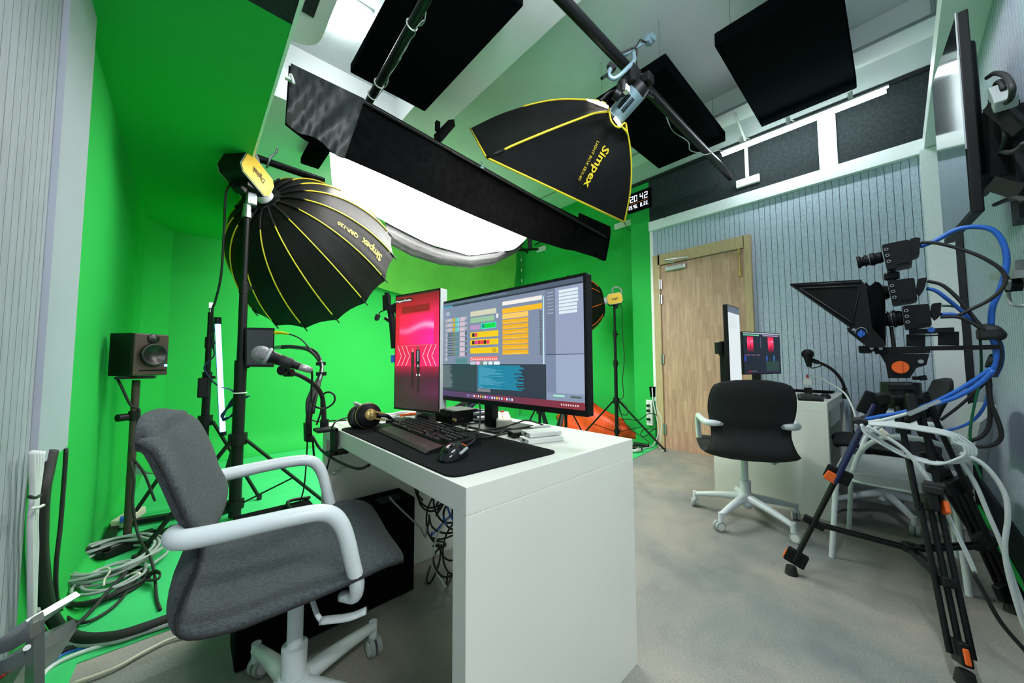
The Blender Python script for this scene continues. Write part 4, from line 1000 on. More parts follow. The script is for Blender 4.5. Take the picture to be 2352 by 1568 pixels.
# XLR plug pieces in the clutter
tag(MB().cyl(V(.62, 1.60, ZT+.012), V(.70, 1.56, ZT+.012), .010).cyl(V(.70, 1.56, ZT+.012), V(.72, 1.55, ZT+.012), .012).build('audio_plug', 'steel'), 'silver audio plug lying behind the flat black box', 'plug')

# ---------------------------------------------------------------- monitors with images on their screens
class Img:
    def __init__(s, P): s.b = MB(); s.b.col = []; s.P = P
    def r(s, u0, v0, u1, v1, c, L=1):
        o = .0003*L; P = s.P
        s.b.quad(P(u0, v0, o), P(u1, v0, o), P(u1, v1, o), P(u0, v1, o)); s.b.col.append(rgb(*c)); return s
    def poly(s, pts, c, L=1):
        s.b.add([s.P(u, v, .0003*L) for u, v in pts], [list(range(len(pts)))]); s.b.col.append(rgb(*c)); return s
    def build(s, o): return s.b.build('screen', 'screen_image', o)
def monitor(name, label, bl, br, z0, z1, th=.035, bez=.008, chin=.012, side='black_plastic'):
    """bl, br: bottom corners as the viewer of the screen sees them (left, right)"""
    bl, br = V(bl[0], bl[1], 0), V(br[0], br[1], 0); d = (br-bl); W = d.length; d.normalize(); n = V(d.y, -d.x, 0)
    o = thing(name, label, 'monitor', (bl+br)/2+V(0, 0, z0))
    R = Matrix((d, -n, V(0, 0, 1))).transposed(); H = z1-z0
    MB().box((bl+br)/2-n*th/2+V(0, 0, (z0+z1)/2), (W, th, H), R, bev=.003).build('housing', side, o)
    MB().prism([bl+V(0, 0, z0)+d*.001, br+V(0, 0, z0)-d*.001, br+V(0, 0, z1)-d*.001, bl+V(0, 0, z1)+d*.001], n*.0015).build('bezel', 'black_plastic', o)
    P = lambda u, v, off=0: bl+d*(bez+(W-2*bez)*u)+V(0, 0, z1-bez-(H-bez-chin)*v)+n*(.0017+off)
    return o, P, n, d
# large one
bl, br = (.811, 1.344), (.858, .612)
zt = (at(1348, 632, x=.858).z+at(1012, 690, x=.811).z)/2; zb = (at(1355, 962, x=.858).z+at(1018, 915, x=.811).z)/2
mon, P, mn, mdv = monitor('monitor', 'large landscape monitor showing an editing program on the near white desk', bl, br, zb, zt, .03, .010, .018)
I = Img(P); r = I.r
r(0, 0, 1, 1, (40, 46, 60), 1)
r(0, 0, 1, .035, (70, 82, 100), 2); r(.0, .012, .55, .02, (110, 125, 140), 3); r(0, .035, .10, .05, (50, 140, 170), 3)
r(.0, .05, .80, .66, (112, 124, 146), 2)
r(.785, .10, .79, .66, (185, 225, 235), 3)
r(.80, .05, 1, .58, (132, 142, 168), 2); r(.80, .05, .855, .58, (100, 110, 132), 3); r(.80, .585, 1, .885, (138, 150, 175), 2); r(.80, .585, .855, .885, (108, 120, 145), 3)
for k in range(7): r(.875, .075+k*.028, .975-(.005 if k > 3 else 0), .097+k*.028, (196, 210, 215), 4); r(.81, .078+k*.028, .845, .084+k*.028, (150, 160, 175), 4)
r(.80, .885, 1, .945, (120, 132, 155), 3); r(.84, .90, .90, .912, (150, 220, 190), 4); r(.93, .90, .985, .915, (60, 90, 80), 4)
# left blocks
r(.035, .10, .07, .14, (150, 162, 178), 3)
for k in range(8):
    v = .175+k*.052; lit = k < 3
    r(.03, v, .05, v+.038, (160, 158, 165), 3); r(.052, v, .10, v+.035, (172, 165, 168) if lit else (70, 82, 95), 3)
    if not lit: r(.055, v+.015, .097, v+.02, (150, 160, 165), 4)
    r(.105, v, .122, v+.04, (190, 155, 20) if lit else (105, 112, 85), 3); r(.126, v, .143, v+.04, (90, 190, 160) if lit else (80, 120, 125), 3); r(.146, v, .163, v+.04, (120, 190, 210) if lit else (80, 118, 128), 3)
    r(.168, v, .215, v+.042, (185, 168, 180), 3); r(.218, v, .235, v+.03, (160, 155, 165) if lit else (80, 90, 105), 3)
r(.03, .59, .05, .625, (170, 170, 165), 3); r(.13, .60, .235, .66, (80, 125, 130), 3); r(.13, .625, .235, .63, (60, 90, 100), 4)
# middle
r(.265, .135, .475, .185, (188, 186, 165), 3); r(.265, .20, .46, .25, (135, 172, 140), 3)
r(.265, .275, .345, .32, (165, 130, 175), 3); r(.355, .265, .475, .32, (60, 220, 200), 3); r(.36, .27, .47, .315, (10, 190, 60), 4); r(.362, .275, .385, .31, (20, 130, 130), 5)
for k, v in enumerate((.345, .42, .50)): r(.265, v, .49, v+.055, (215, 180, 15), 3)
r(.28, .355, .302, .39, (35, 30, 25), 4); r(.304, .355, .324, .39, (200, 40, 110), 4)
for k, c in enumerate(((40, 30, 25), (200, 30, 150), (170, 20, 50), (220, 20, 60), (50, 20, 20), (225, 40, 90))): r(.28+k*.024, .43, .302+k*.024, .465, c, 4)
r(.445, .505, .475, .55, (180, 150, 20), 4)
r(.265, .59, .285, .625, (230, 130, 140), 3); r(.288, .588, .485, .625, (225, 100, 95), 3)
for k in range(13): r(.29+k*.015, .607, .299+k*.015, .617, (245, 225, 225), 4)
for u, c in ((.265, (165, 175, 190)), (.315, (220, 165, 205)), (.345, (120, 125, 125)), (.375, (185, 205, 200)), (.415, (200, 212, 222)), (.455, (200, 212, 222))): r(u, .635, u+.03+(.015 if u in (.265, .455) else 0), .655+.01, c, 3)
r(.475, .19, .49, .23, (205, 210, 218), 3)
# right yellow list
r(.52, .09, .78, .125, (215, 210, 205), 3); r(.52, .155, .78, .20, (228, 165, 20), 3); r(.52, .205, .695, .25, (222, 180, 90), 3)
for k in range(7):
    v = .258+k*.046; r(.52, v, .695, v+.040, (212, 155, 18), 3)
    for q in range(14): r(.53+q*.0115, v+.026, .535+q*.0115, v+.031, (235, 215, 150), 4)
for k in range(20): r(.765, .22+k*.0185, .777, .232+k*.0185, (75, 75, 75), 3)
# consoles
r(0, .665, .32, .93, (42, 58, 66), 2); r(.325, .665, .80, .93, (40, 48, 62), 2); r(.322, .665, .326, .93, (110, 125, 140), 3)
rn = random.Random(3)
for k in range(25): r(.0, .672+k*.0096, .07+.04*rn.random(), .676+k*.0096, (120, 135, 138), 3); r(.33, .672+k*.0088, .60+.07*rn.random(), .679+k*.0088, (20, 125, 155), 3); r(.34, .675+k*.0088, .34+.2*rn.random(), .677+k*.0088, (110, 190, 210), 4)
for k in range(4): r(.33, .895+k*.008, .43, .899+k*.008, (150, 150, 155), 3)
for k in range(24): r(k/24, .945, (k+1)/24+.0005, 1, (70+int(2.2*k), 52-int(.6*k), 95-int(2*k)), 2)
for k, c in enumerate(((120, 150, 230), (110, 90, 130), (110, 90, 130), (215, 215, 220), (220, 90, 60), (200, 200, 205), (230, 170, 80), (120, 200, 120), (220, 200, 220), (190, 90, 200), (90, 120, 220), (225, 225, 235), (200, 210, 235), (220, 200, 70), (220, 160, 160), (170, 200, 235), (230, 60, 60), (235, 225, 225), (100, 170, 240), (210, 220, 235))): r(.24+k*.018, .962, .25+k*.018, .982, c, 3)
for k in range(8): r(.88+k*.012, .965, .886+k*.012, .978, (210, 200, 200), 3)
I.build(mon)
MB().box(V(.87, 1.0, (zb+zt)/2), (.06, .16, .16), bev=.02).build('rear_housing', 'black_plastic', mon)
MB().bar(V(.90, 1.11, ZT+.01), V(.90, 1.11, zb+.2), .05, .03).build('stand_neck', 'black_metal', mon)
MB().box(V(.93, 1.11, ZT+.005), (.20, .22, .010), bev=.003).build('stand_base', 'black_plastic', mon)
# portrait one
bl, br = (.7256, 1.63), (.793, 1.327)
zt = at(1006, 663, x=.793).z; zb = at(1011, 951, x=.793).z
pm, P, pn, pd = monitor('monitor', 'portrait monitor showing a red stage picture titled Program Preview', bl, br, zb, zt, .04, .006, .010, 'white_plastic')
I = Img(P); r = I.r
def mixc(a, b, t): t = max(0, min(1, t)); return tuple(a[i]+(b[i]-a[i])*t for i in range(3))
NX, NY = 24, 60
for j in range(NY):
    v = j/NY
    for i in range(NX):
        u = i/NX
        if v < .62:
            c = mixc((190, 18, 28), (225, 25, 110), u*.55+v*.75)
            if v < .15: c = mixc((120, 10, 20), c, v/.15)
        else:
            c = mixc((165, 12, 60), (60, 20, 36), (v-.62)/.12); c = mixc(c, mixc((52, 34, 34), (88, 26, 66), u), (v-.66)/.15)
            if v > .85: c = mixc(c, (48, 30, 34), (v-.85)/.1)
        r(u, v, u+1/NX+.001, v+1/NY+.0005, c, 1)
r(0, 0, 1, .012, (60, 20, 26), 2)
r(.15, .10, .80, .165, (150, 30, 36), 2); r(.155, .103, .795, .162, (128, 12, 22), 3)
for j in range(22):
    for i in range(22):
        u, v = .10+i*.036, .18+j*.012; w_ = math.exp(-((v-.295-.02*sin(u*7)-.02*(.5-u))**2)/.0009)*(.35+.65*u)
        r(u, v, u+.0365, v+.0125, mixc((222, 18, 60+90*u*v*3), (250, 170, 205), w_), 3)
for sgn, u0 in ((1, .06), (-1, .94)):
    for k in range(3):
        uu = u0+sgn*.10*k; m_ = sgn*.09
        for a, c in (((uu, .455), (uu+m_, .545)), ((uu+m_, .545), (uu, .632))):
            I.poly([(a[0], a[1]), (a[0]+.012, a[1]), (c[0]+.012, c[1]), (c[0], c[1])], (250, 190, 195), 4)
r(.06, .452, .94, .455, (240, 120, 130), 4)
I.poly([(.40, .51), (.46, .51), (.47, .60), (.455, .68), (.41, .68), (.395, .60)], (55, 35, 30), 5); r(.415, .48, .445, .512, (185, 140, 120), 6)
I.poly([(.51, .49), (.59, .49), (.60, .60), (.58, .66), (.52, .66), (.50, .60)], (25, 25, 40), 5); r(.53, .455, .565, .49, (120, 70, 55), 6); r(.545, .50, .56, .59, (190, 185, 195), 6)
I.poly([(.525, .62), (.59, .62), (.60, .66), (.57, .72), (.545, .72), (.52, .66)], (30, 22, 24), 6); r(.52, .70, .545, .715, (225, 215, 215), 7); r(.58, .70, .605, .715, (225, 215, 215), 7); r(.545, .62, .57, .64, (200, 185, 180), 7)
r(.405, .68, .455, .82, (42, 20, 26), 4); r(.53, .72, .59, .86, (42, 22, 32), 4)
r(.0, .03, .40, .062, (25, 14, 14), 4)
I.b.text('Program Preview', lambda u, v, w_: P(.015+.37*u, .056-.026*v, .0018), 0, True)
while len(I.b.col) < len(I.b.f): I.b.col.append((.85, .85, .85))
I.build(pm)
MB().bar(V(.80, 1.50, ZT+.01), V(.80, 1.50, zb+.2), .05, .03).build('stand_neck', 'grey_plastic', pm)
MB().box(V(.83, 1.50, ZT+.005), (.16, .18, .010), bev=.003).build('stand_base', 'grey_plastic', pm)
o = thing('monitor_arm_bracket', 'black bracket with dangling plugs behind the portrait monitor', 'bracket', at(893, 730, d=1.72))
b = MB().bar(at(888, 678, d=1.72), at(889, 712, d=1.72), .035, .02).bar(at(889, 700, d=1.72), at(906, 715, d=1.72), .03, .03).tube([at(895, 700, d=1.72), at(901, 740, d=1.72), at(906, 800, d=1.72)], .016).cyl(at(889, 672, d=1.72), at(889, 680, d=1.72), .012)
b.build('bracket', 'black_metal', o)
MB().tube([at(884, 712, d=1.72), at(874, 716, d=1.72), at(869, 724, d=1.72)], .003).bar(at(869, 722, d=1.72), at(865, 733, d=1.72), .026, .012).bar(at(865, 733, d=1.72), at(864, 736, d=1.72), .018, .008).build('black_plug', 'rubber', o)
MB().bar(at(884, 730, d=1.72), at(894, 737, d=1.72), .014, .014).build('small_plug', 'black_plastic', o)
MB().bar(at(904, 815, d=1.70), at(904, 832, d=1.70), .02, .02).build('blue_part', 'blue_cable', o)
MB().bar(at(905, 700, d=1.72), V(.83, 1.52, 1.05), .03, .03).build('arm', 'black_metal', o)

# ---------------------------------------------------------------- microphone, gooseneck, cable loom at the desk's left end
clampo = thing('desk_clamp', 'black clamp gripping the far left end of the near desk', 'clamp', (.37, 1.60, .66))
MB().prism([at(702, 973, d=1.46), at(716, 973, d=1.46), at(718, 1015, d=1.46), at(703, 1015, d=1.46)], (0, .04, 0)).build('plate', 'black_metal', clampo)
MB().box((.395, 1.50, ZT+.006), (.07, .07, .010)).bar(V(.425, 1.49, ZT+.008), V(.425, 1.49, .64), .05, .012).bar(V(.40, 1.49, .645), V(.47, 1.49, .645), .05, .012).build('jaw', 'black_metal', clampo)
MB().cyl(V(.45, 1.49, .645), V(.45, 1.49, .565), .005).bar(V(.42, 1.46, .575), V(.48, 1.53, .575), .005, .005).build('screw', 'steel', clampo)
MB().sphere(V(.42, 1.46, .575), .007).build('screw_ball', 'steel', clampo); MB().sphere(V(.48, 1.53, .575), .007).build('screw_ball', 'steel', clampo)
gn = [at(745, 980, d=1.42), at(744, 955, d=1.41), at(743, 930, d=1.40), at(738, 905, d=1.36), at(722, 883, d=1.31), at(700, 868, d=1.26), at(678, 858, d=1.21), at(664, 855, d=1.18)]
gs = thing('gooseneck', 'black flexible gooseneck arm rising from the desk end to the microphone', 'microphone arm', gn[0])
MB().tube(gn, [.011, .009, .0085, .008, .007, .007], 12).build('flexible_arm', 'rubber', gs)
MB().cyl(gn[0]-V(0, 0, .02), gn[0]+V(0, 0, .03), .016).build('socket', 'black_plastic', gs)
MB().cyl(at(664, 856, d=1.18)-RT*.014, at(664, 856, d=1.18)+RT*.012, .013).cyl(at(652, 850, d=1.16)-_f*.012, at(652, 850, d=1.16)+_f*.012, .016).box(at(657, 843, d=1.15), (.018, .018, .03), bev=.004).build('mic_clip', 'black_plastic', gs)
mc = thing('microphone', 'silver-headed black microphone pointing left over the desk end', 'microphone', at(640, 828, d=1.12))
ma, mb2 = at(600, 812, d=1.09), at(716, 851, d=1.17); mdir = (mb2-ma).normalized(); ML = (mb2-ma).length
MB().sphere(ma, .026, 20, sc=(1, 1, .95)).build('grille', 'mesh_grille', mc)
MB().lathe([(.022, .012), (.0265, .016), (.0265, .021), (.020, .025)], ma, mdir, 28).build('ring', 'grey_plastic', mc)
MB().lathe([(.024, .022), (.020, .030), (.0165, .06), (.0125, ML-.045), (.0125, ML-.04), (.001, ML-.04)], ma, mdir, 28).build('body', 'black_plastic', mc)
MB().lathe([(.0115, ML-.042), (.0115, ML-.012), (.010, ML-.010), (.009, ML), (.001, ML)], ma, mdir, 24).build('plug', 'silver_plug', mc)
MB().lathe([(.0175, .045), (.0175, .085), (.0155, .088)], ma, mdir, 24).build('clip_ring', 'rubber', mc)
cable('microphone_cable', 'black microphone cable dropping from the plug and making a ring loop', [mb2, at(717, 870, d=1.2), at(715, 905, d=1.26), at(720, 930, d=1.32), at(745, 938, d=1.36), at(766, 925, d=1.36), at(768, 908, d=1.36), at(755, 900, d=1.36), at(742, 906, d=1.38), at(738, 920, d=1.40), at(737, 945, d=1.42), at(727, 975, d=1.42)], .0035, 'rubber')
loom = thing('cable_loom', 'thick black sleeved cable loom arching from the field monitor down to the desk clamp', 'cable', at(712, 970, d=1.46))
MB().tube([at(709, 1000, d=1.46), at(709, 970, d=1.46), at(711, 945, d=1.47)], .013).build('lower_sleeve', 'black_plastic', loom)
LP = [at(711, 950, d=1.47), at(716, 920, d=1.5), at(728, 888, d=1.56), at(738, 858, d=1.64), at(737, 835, d=1.74), at(722, 812, d=1.9), at(700, 800, d=2.05), at(672, 797, d=2.12), at(648, 797, d=2.15)]
for k in range(4):
    o_ = [(-.008, .003), (.007, .004), (0, -.006), (.002, .009)][k]
    MB().tube([q+RT*(o_[0]*sin(1.2*i+k)+o_[0])+UP*(o_[1]*cos(i+k)) for i, q in enumerate(LP)], .008 if k < 3 else .004, 8).build('cable', ['rubber', 'black_plastic', 'rubber', 'grey_cable'][k], loom)
MB().cyl(at(648, 797, d=2.15), at(633, 798, d=2.18), .012).build('connector', 'steel', loom)
for q in (LP[3], LP[4]): MB().cyl(q-UP*.008, q+UP*.008, .022).build('strap', 'black_metal', loom)
cable('orange_plug_cable', 'cable with an orange plug leading from the top of the field monitor', [at(632, 764, d=2.18), at(660, 766, d=2.15), at(690, 778, d=2.05), at(715, 805, d=1.95), at(735, 835, d=1.8)], .004, 'rubber')
tag(MB().tube([at(632, 764, d=2.18), at(645, 764, d=2.17), at(664, 767, d=2.14)], [.012, .009, .005]).build('cable_plug', 'yellow'), 'orange plug at the upper right corner of the field monitor', 'plug')
cable('thin_cable', 'thin black cable hanging from the clamp behind the near chair arm', [at(706, 1015, d=1.46), at(703, 1070, d=1.5), at(698, 1120, d=1.5), at(690, 1150, d=1.5)], .003, 'rubber')
cable('under_desk_cable', 'black cable sagging under the desk front from the clamp', [at(717, 1000, d=1.42), at(735, 1030, d=1.40), at(760, 1050, d=1.36), at(795, 1068, d=1.30), at(825, 1076, d=1.25), at(848, 1068, d=1.22)], .005, 'rubber')
cable('under_desk_cable', 'black cable hanging in a steep curve against the inner desk panel', [at(718, 1005, d=1.45), at(722, 1050, d=1.46), at(733, 1095, d=1.47), at(741, 1120, d=1.47), at(745, 1145, d=1.48)], .004, 'rubber')
cable('desk_edge_cable', 'thin black cable lying along the far left end of the desk', [at(713, 963, d=1.47), at(730, 968, z=ZT+.004), at(760, 966, z=ZT+.004), at(795, 965, z=ZT+.02)], .003, 'rubber')
# rack case on the floor under the desk
rc = thing('equipment_case', 'black equipment case on the floor under the near desk', 'case', (.45, 1.54, 0))
MB().box((.45, 1.555, .20), (.62, .165, .395), bev=.006).box((.285, 1.73, .19), (.27, .20, .38), bev=.006).build('case_body', 'black_matte', rc)
MB().box((.66, 1.52, .402), (.09, .06, .010), bev=.003).build('flat_adapter', 'felt', rc)
b = MB().tube([at(712, 1142, z=.385), at(672, 1148, z=.395), at(660, 1156, z=.395), at(674, 1172, z=.395), at(704, 1172, z=.385)], .007, k=3)
b.build('handle', 'black_metal', rc)
# cable tangle under the desk
rn = random.Random(11); b = MB()
for i in range(34):
    c = V(.86+.10*rn.random(), 1.36+.16*rn.random(), .08+.40*rn.random()); rr = .05+.07*rn.random(); t0 = rn.random()*6
    ax = V(rn.uniform(-1, 1), rn.uniform(-1, 1), rn.uniform(-.6, .6)).normalized(); x, y, _ = frame_from(ax)
    P_ = [c+x*(rr*cos(t0+t*.7))+y*(rr*1.3*sin(t0+t*.7))+ax*(.01*t) for t in range(rn.randint(5, 9))]
    P_ = [V(min(max(p_.x, .80), 1.09), min(p_.y, 1.62), max(p_.z, .01)) for p_ in P_]
    b.tube(P_, .0045, 6, m=0 if i % 6 else (1 if i % 12 else 2), k=3)
o = tag(b.build('cable_tangle', ['rubber', 'blue_cable', 'white_cable']), 'tangle of black and blue cables under the near desk', 'cables'); o['kind'] = 'stuff'
cable('usb_cable', 'grey cable with plug hanging down the front of the black case', [V(.655, 1.50, .415), V(.66, 1.465, .40), V(.72, 1.455, .33), V(.77, 1.44, .27), V(.80, 1.45, .22), V(.81, 1.46, .26)], .004, 'grey_cable')

# ================================================================ CHAIRS
def swivel_chair(label, cx, cy, face, base_rot, fabric, seat_z=.45, H=.88, drop_top=0):
    o = thing('office_chair', label, 'chair', (cx, cy, 0), face)
    c_, s_ = cos(face), sin(face)
    W = lambda x, y, z: V(cx+c_*x-s_*y, cy+s_*x+c_*y, z)
    dz = seat_z-.45
    prof = [(-.286, H, .10), (-.288, H-.006, .145), (-.288, H-.022, .178), (-.286, H-.05, .196), (-.272, .78+dz, .210), (-.244, .71+dz, .216), (-.222, .65+dz, .210), (-.198, .60+dz, .200), (-.200, .55+dz, .198), (-.218, .50+dz, .208), (-.220, .455+dz, .222), (-.190, .425+dz, .238), (-.12, .417+dz, .25), (-.05, .423+dz, .256), (.06, .434+dz, .258), (.135, .443+dz, .252), (.175, .445+dz, .24), (.208, .438+dz, .22), (.222, .425+dz, .17)]
    P = smooth_path([V(p[0], p[1], p[2]) for p in prof], 3)
    NY_ = 18; rows = []; L = len(P)
    for i, p in enumerate(P):
        t = P[min(i+1, L-1)]-P[max(i-1, 0)]; nrm = V(-t.y, t.x, 0); nrm = V(nrm.x, nrm.y, 0).normalized()  # in xz plane
        # inner side: up / forward
        if nrm.y < 0 and i > L*.55: nrm = -nrm
        if nrm.x < 0 and i <= L*.55: nrm = -nrm
        up_ = max(0, min(1, (p.y-.50-dz)/.2))
        ring = []
        hw = p.z; th = .020
        for k in range(2*NY_):
            a = 2*pi*k/(2*NY_); ca, sa = cos(a), sin(a)
            yy = hw*(abs(ca)**.55)*(1 if ca > 0 else -1); tt = th*(abs(sa)**.8)*(1 if sa > 0 else -1)
            e = (yy/.22)**2
            wrap = .026*e*up_+.018*e*(1-up_)
            ring.append(W(p.x+nrm.x*(tt+wrap), yy, p.y+nrm.y*(tt+wrap)))
        rows.append(ring)
    b = MB().grid(rows, close=True)
    capf = [(k, k+1, 2*NY_-k-1, (2*NY_-k) % (2*NY_)) if k else (0, 1, 2*NY_-1) for k in range(NY_)]
    capf[-1] = (NY_-1, NY_, NY_+1)
    b.add(rows[0], capf, 0, True); b.add(rows[-1], capf, 0, True)
    b.build('seat_shell', fabric, o)
    # piping seam along the rim
    for sgn in (0, NY_):
        b = MB(); b.tube([r_[sgn]+ (r_[sgn]-r_[(sgn+NY_) % (2*NY_)]).normalized()*.001 for r_ in rows[6:-2:2]], .0035, 6, k=2)
        b.build('seam_piping', 'fabric_black', o)
    for sg in (1, -1):
        pts = [(-.207, .150, .620), (-.218, .19, .621), (-.200, .224, .622), (-.14, .238, .625), (-.08, .246, .629), (-.02, .250, .631), (.03, .250, .628), (.060, .250, .610), (.080, .249, .570), (.097, .244, .500), (.109, .238, .445), (.107, .225, .410), (.085, .19, .400)]
        MB().tube([W(x, sg*y, z+dz) for x, y, z in pts], [.014, .019, .019, .019, .018, .018, .018, .018, .017, .017, .017, .014, .012], 14, k=5, flat=(1.0, 1.0)).build('armrest', 'white_metal', o)
        MB().cyl(W(-.217, sg*.150, .620+dz), W(-.233, sg*.150, .620+dz), .009, n=10).build('bolt', 'steel', o)
    MB().box(W(-.02, 0, .405+dz), (.22, .18, .025), Matrix.Rotation(face, 3, 'Z'), bev=.008).build('seat_plate', 'black_metal', o)
    MB().cyl(W(0, 0, .22), W(0, 0, .40+dz), .019, n=20).build('gas_column', 'white_metal', o)
    MB().cyl(W(0, 0, .07), W(0, 0, .24), .027, .031, n=24).build('column_sleeve', 'white_metal', o)
    MB().tube([W(.02, -.10, .40+dz), W(.035, -.15, .36+dz), W(.045, -.165, .345+dz)], .006).tube([W(.045, -.165, .345+dz), W(.10, -.20, .352+dz), W(.135, -.215, .362+dz)], .012, 10, flat=(1, .6)).build('height_lever', 'white_metal', o)
    MB().cyl(W(0, 0, .10), W(0, 0, .165), .052, .036, n=24).build('base_hub', 'white_metal', o)
    for k in range(5):
        a = base_rot-face+k*2*pi/5; dx, dy = cos(a), sin(a)
        rows = []
        for q in range(9):
            t = q/8; rr = .03+.265*t; zz = .135-.028*t-.02*t*t; hw_ = .026-.010*t; hh = .026-.011*t
            rows.append([W(dx*rr-dy*hw_*cc, dy*rr+dx*hw_*cc, zz+hh*ss) for cc, ss in [(cos(2*pi*j/12)**1, sin(2*pi*j/12)) for j in range(12)]])
        lg = MB().grid(rows, close=True).add(rows[-1], [list(range(12))]).build('base_leg', 'white_metal', o)
        e = (dx*.295, dy*.295)
        MB().cyl(W(e[0], e[1], .050), W(e[0], e[1], .105), .0135, n=12).build('leg_end', 'white_metal', lg)
        ca = a+1.1+k*.8; ax = (-sin(ca), cos(ca)); oc = (e[0]-.012*cos(ca), e[1]-.012*sin(ca))
        cst = MB()
        for q in (-1, 1): cst.cyl(W(oc[0]+ax[0]*.004*q, oc[1]+ax[1]*.004*q, .029), W(oc[0]+ax[0]*.019*q, oc[1]+ax[1]*.019*q, .029), .028, n=24)
        cst.build('caster', 'grey_plastic', lg)
        hub_ = MB()
        for q in (-1, 1): hub_.cyl(W(oc[0]+ax[0]*.019*q, oc[1]+ax[1]*.019*q, .029), W(oc[0]+ax[0]*.021*q, oc[1]+ax[1]*.021*q, .029), .020, n=20)
        hub_.build('caster_cap', 'white_plastic', lg)
    return o, W
swivel_chair('dark grey fabric office chair with white arms in front of the near desk', .235, 1.125, radians(-9), radians(27), 'fabric_grey', .485, .875)
swivel_chair('black office chair with white arms and base, back turned, before the far desk', 2.63, .69, radians(25), radians(25), 'fabric_black')
swivel_chair('black office chair half hidden behind the camera tripod at the far desk', 3.36, .10, radians(97), radians(60), 'fabric_black')
# light grey armchair
sc_ = thing('side_chair', 'light grey padded chair with white legs behind the camera tripod', 'chair', (2.68, .0, 0))
rows = []
for i in range(13):
    s_ = i/12; x = 2.42+.52*s_; hw = .245*(1-(2*s_-1)**6*.35)
    rows.append([V(x, .035+hw*.88*(abs(cos(2*pi*j/28))**.5)*(1 if cos(2*pi*j/28) > 0 else -1), .43+.022*(abs(sin(2*pi*j/28))**.8)*(1 if sin(2*pi*j/28) > 0 else -1)) for j in range(28)])
MB().grid(rows, close=True).add(rows[0], [list(range(28))]).add(rows[-1], [list(range(28))]).build('seat', 'fabric_light', sc_)
rows = []
for j in range(9):
    v = j/8; r_ = []
    for i in range(25):
        t = -1+2*i/24; k = (1-abs(t)**4)*.5+.5
        zz = .56+(.80-.56)*v*(.75+.25*(1-t*t)) if v > 0 else .56
        r_.append(V(2.70+.25*sin(t*1.25)/sin(1.25), -.225+.09*(1-cos(t*1.25))-.03*v, zz))
    rows.append(r_)
MB().sheet(rows, .03).build('backrest', 'fabric_light', sc_)
for x, y in ((2.44, .26), (2.92, .23), (2.47, -.15), (2.90, -.15)):
    MB().cyl((x+(.02 if x < 2.6 else -.02), y*.92, .41), (x, y*1.05, .0), .012, n=12).build('leg', 'white_metal', sc_)
MB().tube([(2.45, .215, .405), (2.90, .2, .405), (2.89, -.14, .405), (2.46, -.14, .405), (2.45, .21, .405)], .011, k=2).build('seat_frame', 'white_metal', sc_)
for sg in (-1, 1): MB().tube([V(2.68+sg*.235, -.12, .62), V(2.68+sg*.27, -.05, .645), V(2.68+sg*.272, .06, .635), V(2.68+sg*.262, .14, .56), V(2.68+sg*.24, .18, .44)], .011, 10).build('armrest', 'white_metal', sc_)

# ================================================================ FAR DESK THINGS
m2, P, n_, d_ = monitor('monitor', 'portrait monitor with white page seen nearly edge-on at the far desk', (2.95, .845), (3.26, .85), .84, 1.42, .03, .006, .006)
I = Img(P); I.r(0, 0, 1, 1, (196, 206, 208), 1).r(0, 0, 1, .09, (82, 92, 108), 2)
for k in range(6): I.r(.1, .13+.03*k, .5+.05*k, .137+.03*k, (170, 180, 184), 2)
I.build(m2)
MB().box((3.10, .92, 1.09), (.12, .06, .12), bev=.02).cyl((3.05, .93, 1.05), (3.05, .93, 1.14), .04).build('mount', 'black_metal', m2)
MB().bar(V(3.12, .93, ZT), V(3.12, .93, 1.1), .05, .03).build('stand_neck', 'black_metal', m2)
m3, P, n_, d_ = monitor('monitor', 'landscape monitor with two small red pictures at the far desk', (3.30, .845), (3.79, .69), .885, 1.235, .03, .006, .008)
I = Img(P); r = I.r; r(0, 0, 1, 1, (20, 26, 38), 1); r(0, 0, 1, .03, (150, 165, 175), 2); r(.0, .05, .42, .075, (110, 190, 150), 2); r(.52, .05, .97, .075, (165, 130, 180), 2)
for u0 in (.10, .66):
    for k in range(16):
        t = k/16; c = mixc((215, 20, 50), (235, 70, 120), 1-abs(t-.3)*3) if t < .6 else mixc((200, 15, 70), (40, 12, 24), (t-.6)/.4)
        r(u0, .10+t*.38, u0+.16, .10+(t+.064)*.38, c, 2)
    r(u0+.10, .20, u0+.15, .215, (250, 190, 210), 3); r(u0+.08, .30, u0+.10, .36, (40, 10, 20), 3)
for k in range(9): r(.45, .12+k*.03, .475, .13+k*.03, (120, 130, 140), 2)
for k in range(9): r(.02+k*.045, .545, .06+k*.045, .555, ((90, 60, 170), (200, 90, 60), (160, 160, 190))[k % 3], 2)
r(.02, .57, .06, .70, (40, 60, 170), 2); r(.60, .56, .63, .70, (50, 90, 190), 2); r(.80, .56, .83, .70, (40, 110, 170), 2)
for a in range(8):
    for c in range(11): r(.60+c*.033, .72+a*.03, .612+c*.033, .73+a*.03, (60, 130, 90) if (a+c) % 3 else (130, 160, 140), 2)
r(.12, .94, .19, .955, (190, 30, 30), 2); r(.2, .94, .34, .95, (120, 120, 130), 2); r(0, .965, 1, 1, (36, 22, 58), 2)
I.build(m3)
MB().bar(V(3.57, .82, ZT), V(3.57, .82, 1.05), .06, .03).box((3.57, .82, ZT+.006), (.22, .16, .012), bev=.004).build('stand_neck', 'black_metal', m3)
m2k = thing('keyboard', 'dark keyboard on the far desk right of the chair back', 'keyboard', (3.20, .42, ZT))
MB().bar(V(3.02, .40, ZT+.010), V(3.38, .46, ZT+.010), .13, .018, bev=.004).build('case', 'black_plastic', m2k)
b = MB()
for a in range(4):
    for c in range(14): b.box(V(3.035+c*.024, .36+a*.026+c*.004, ZT+.022), (.019, .019, .006))
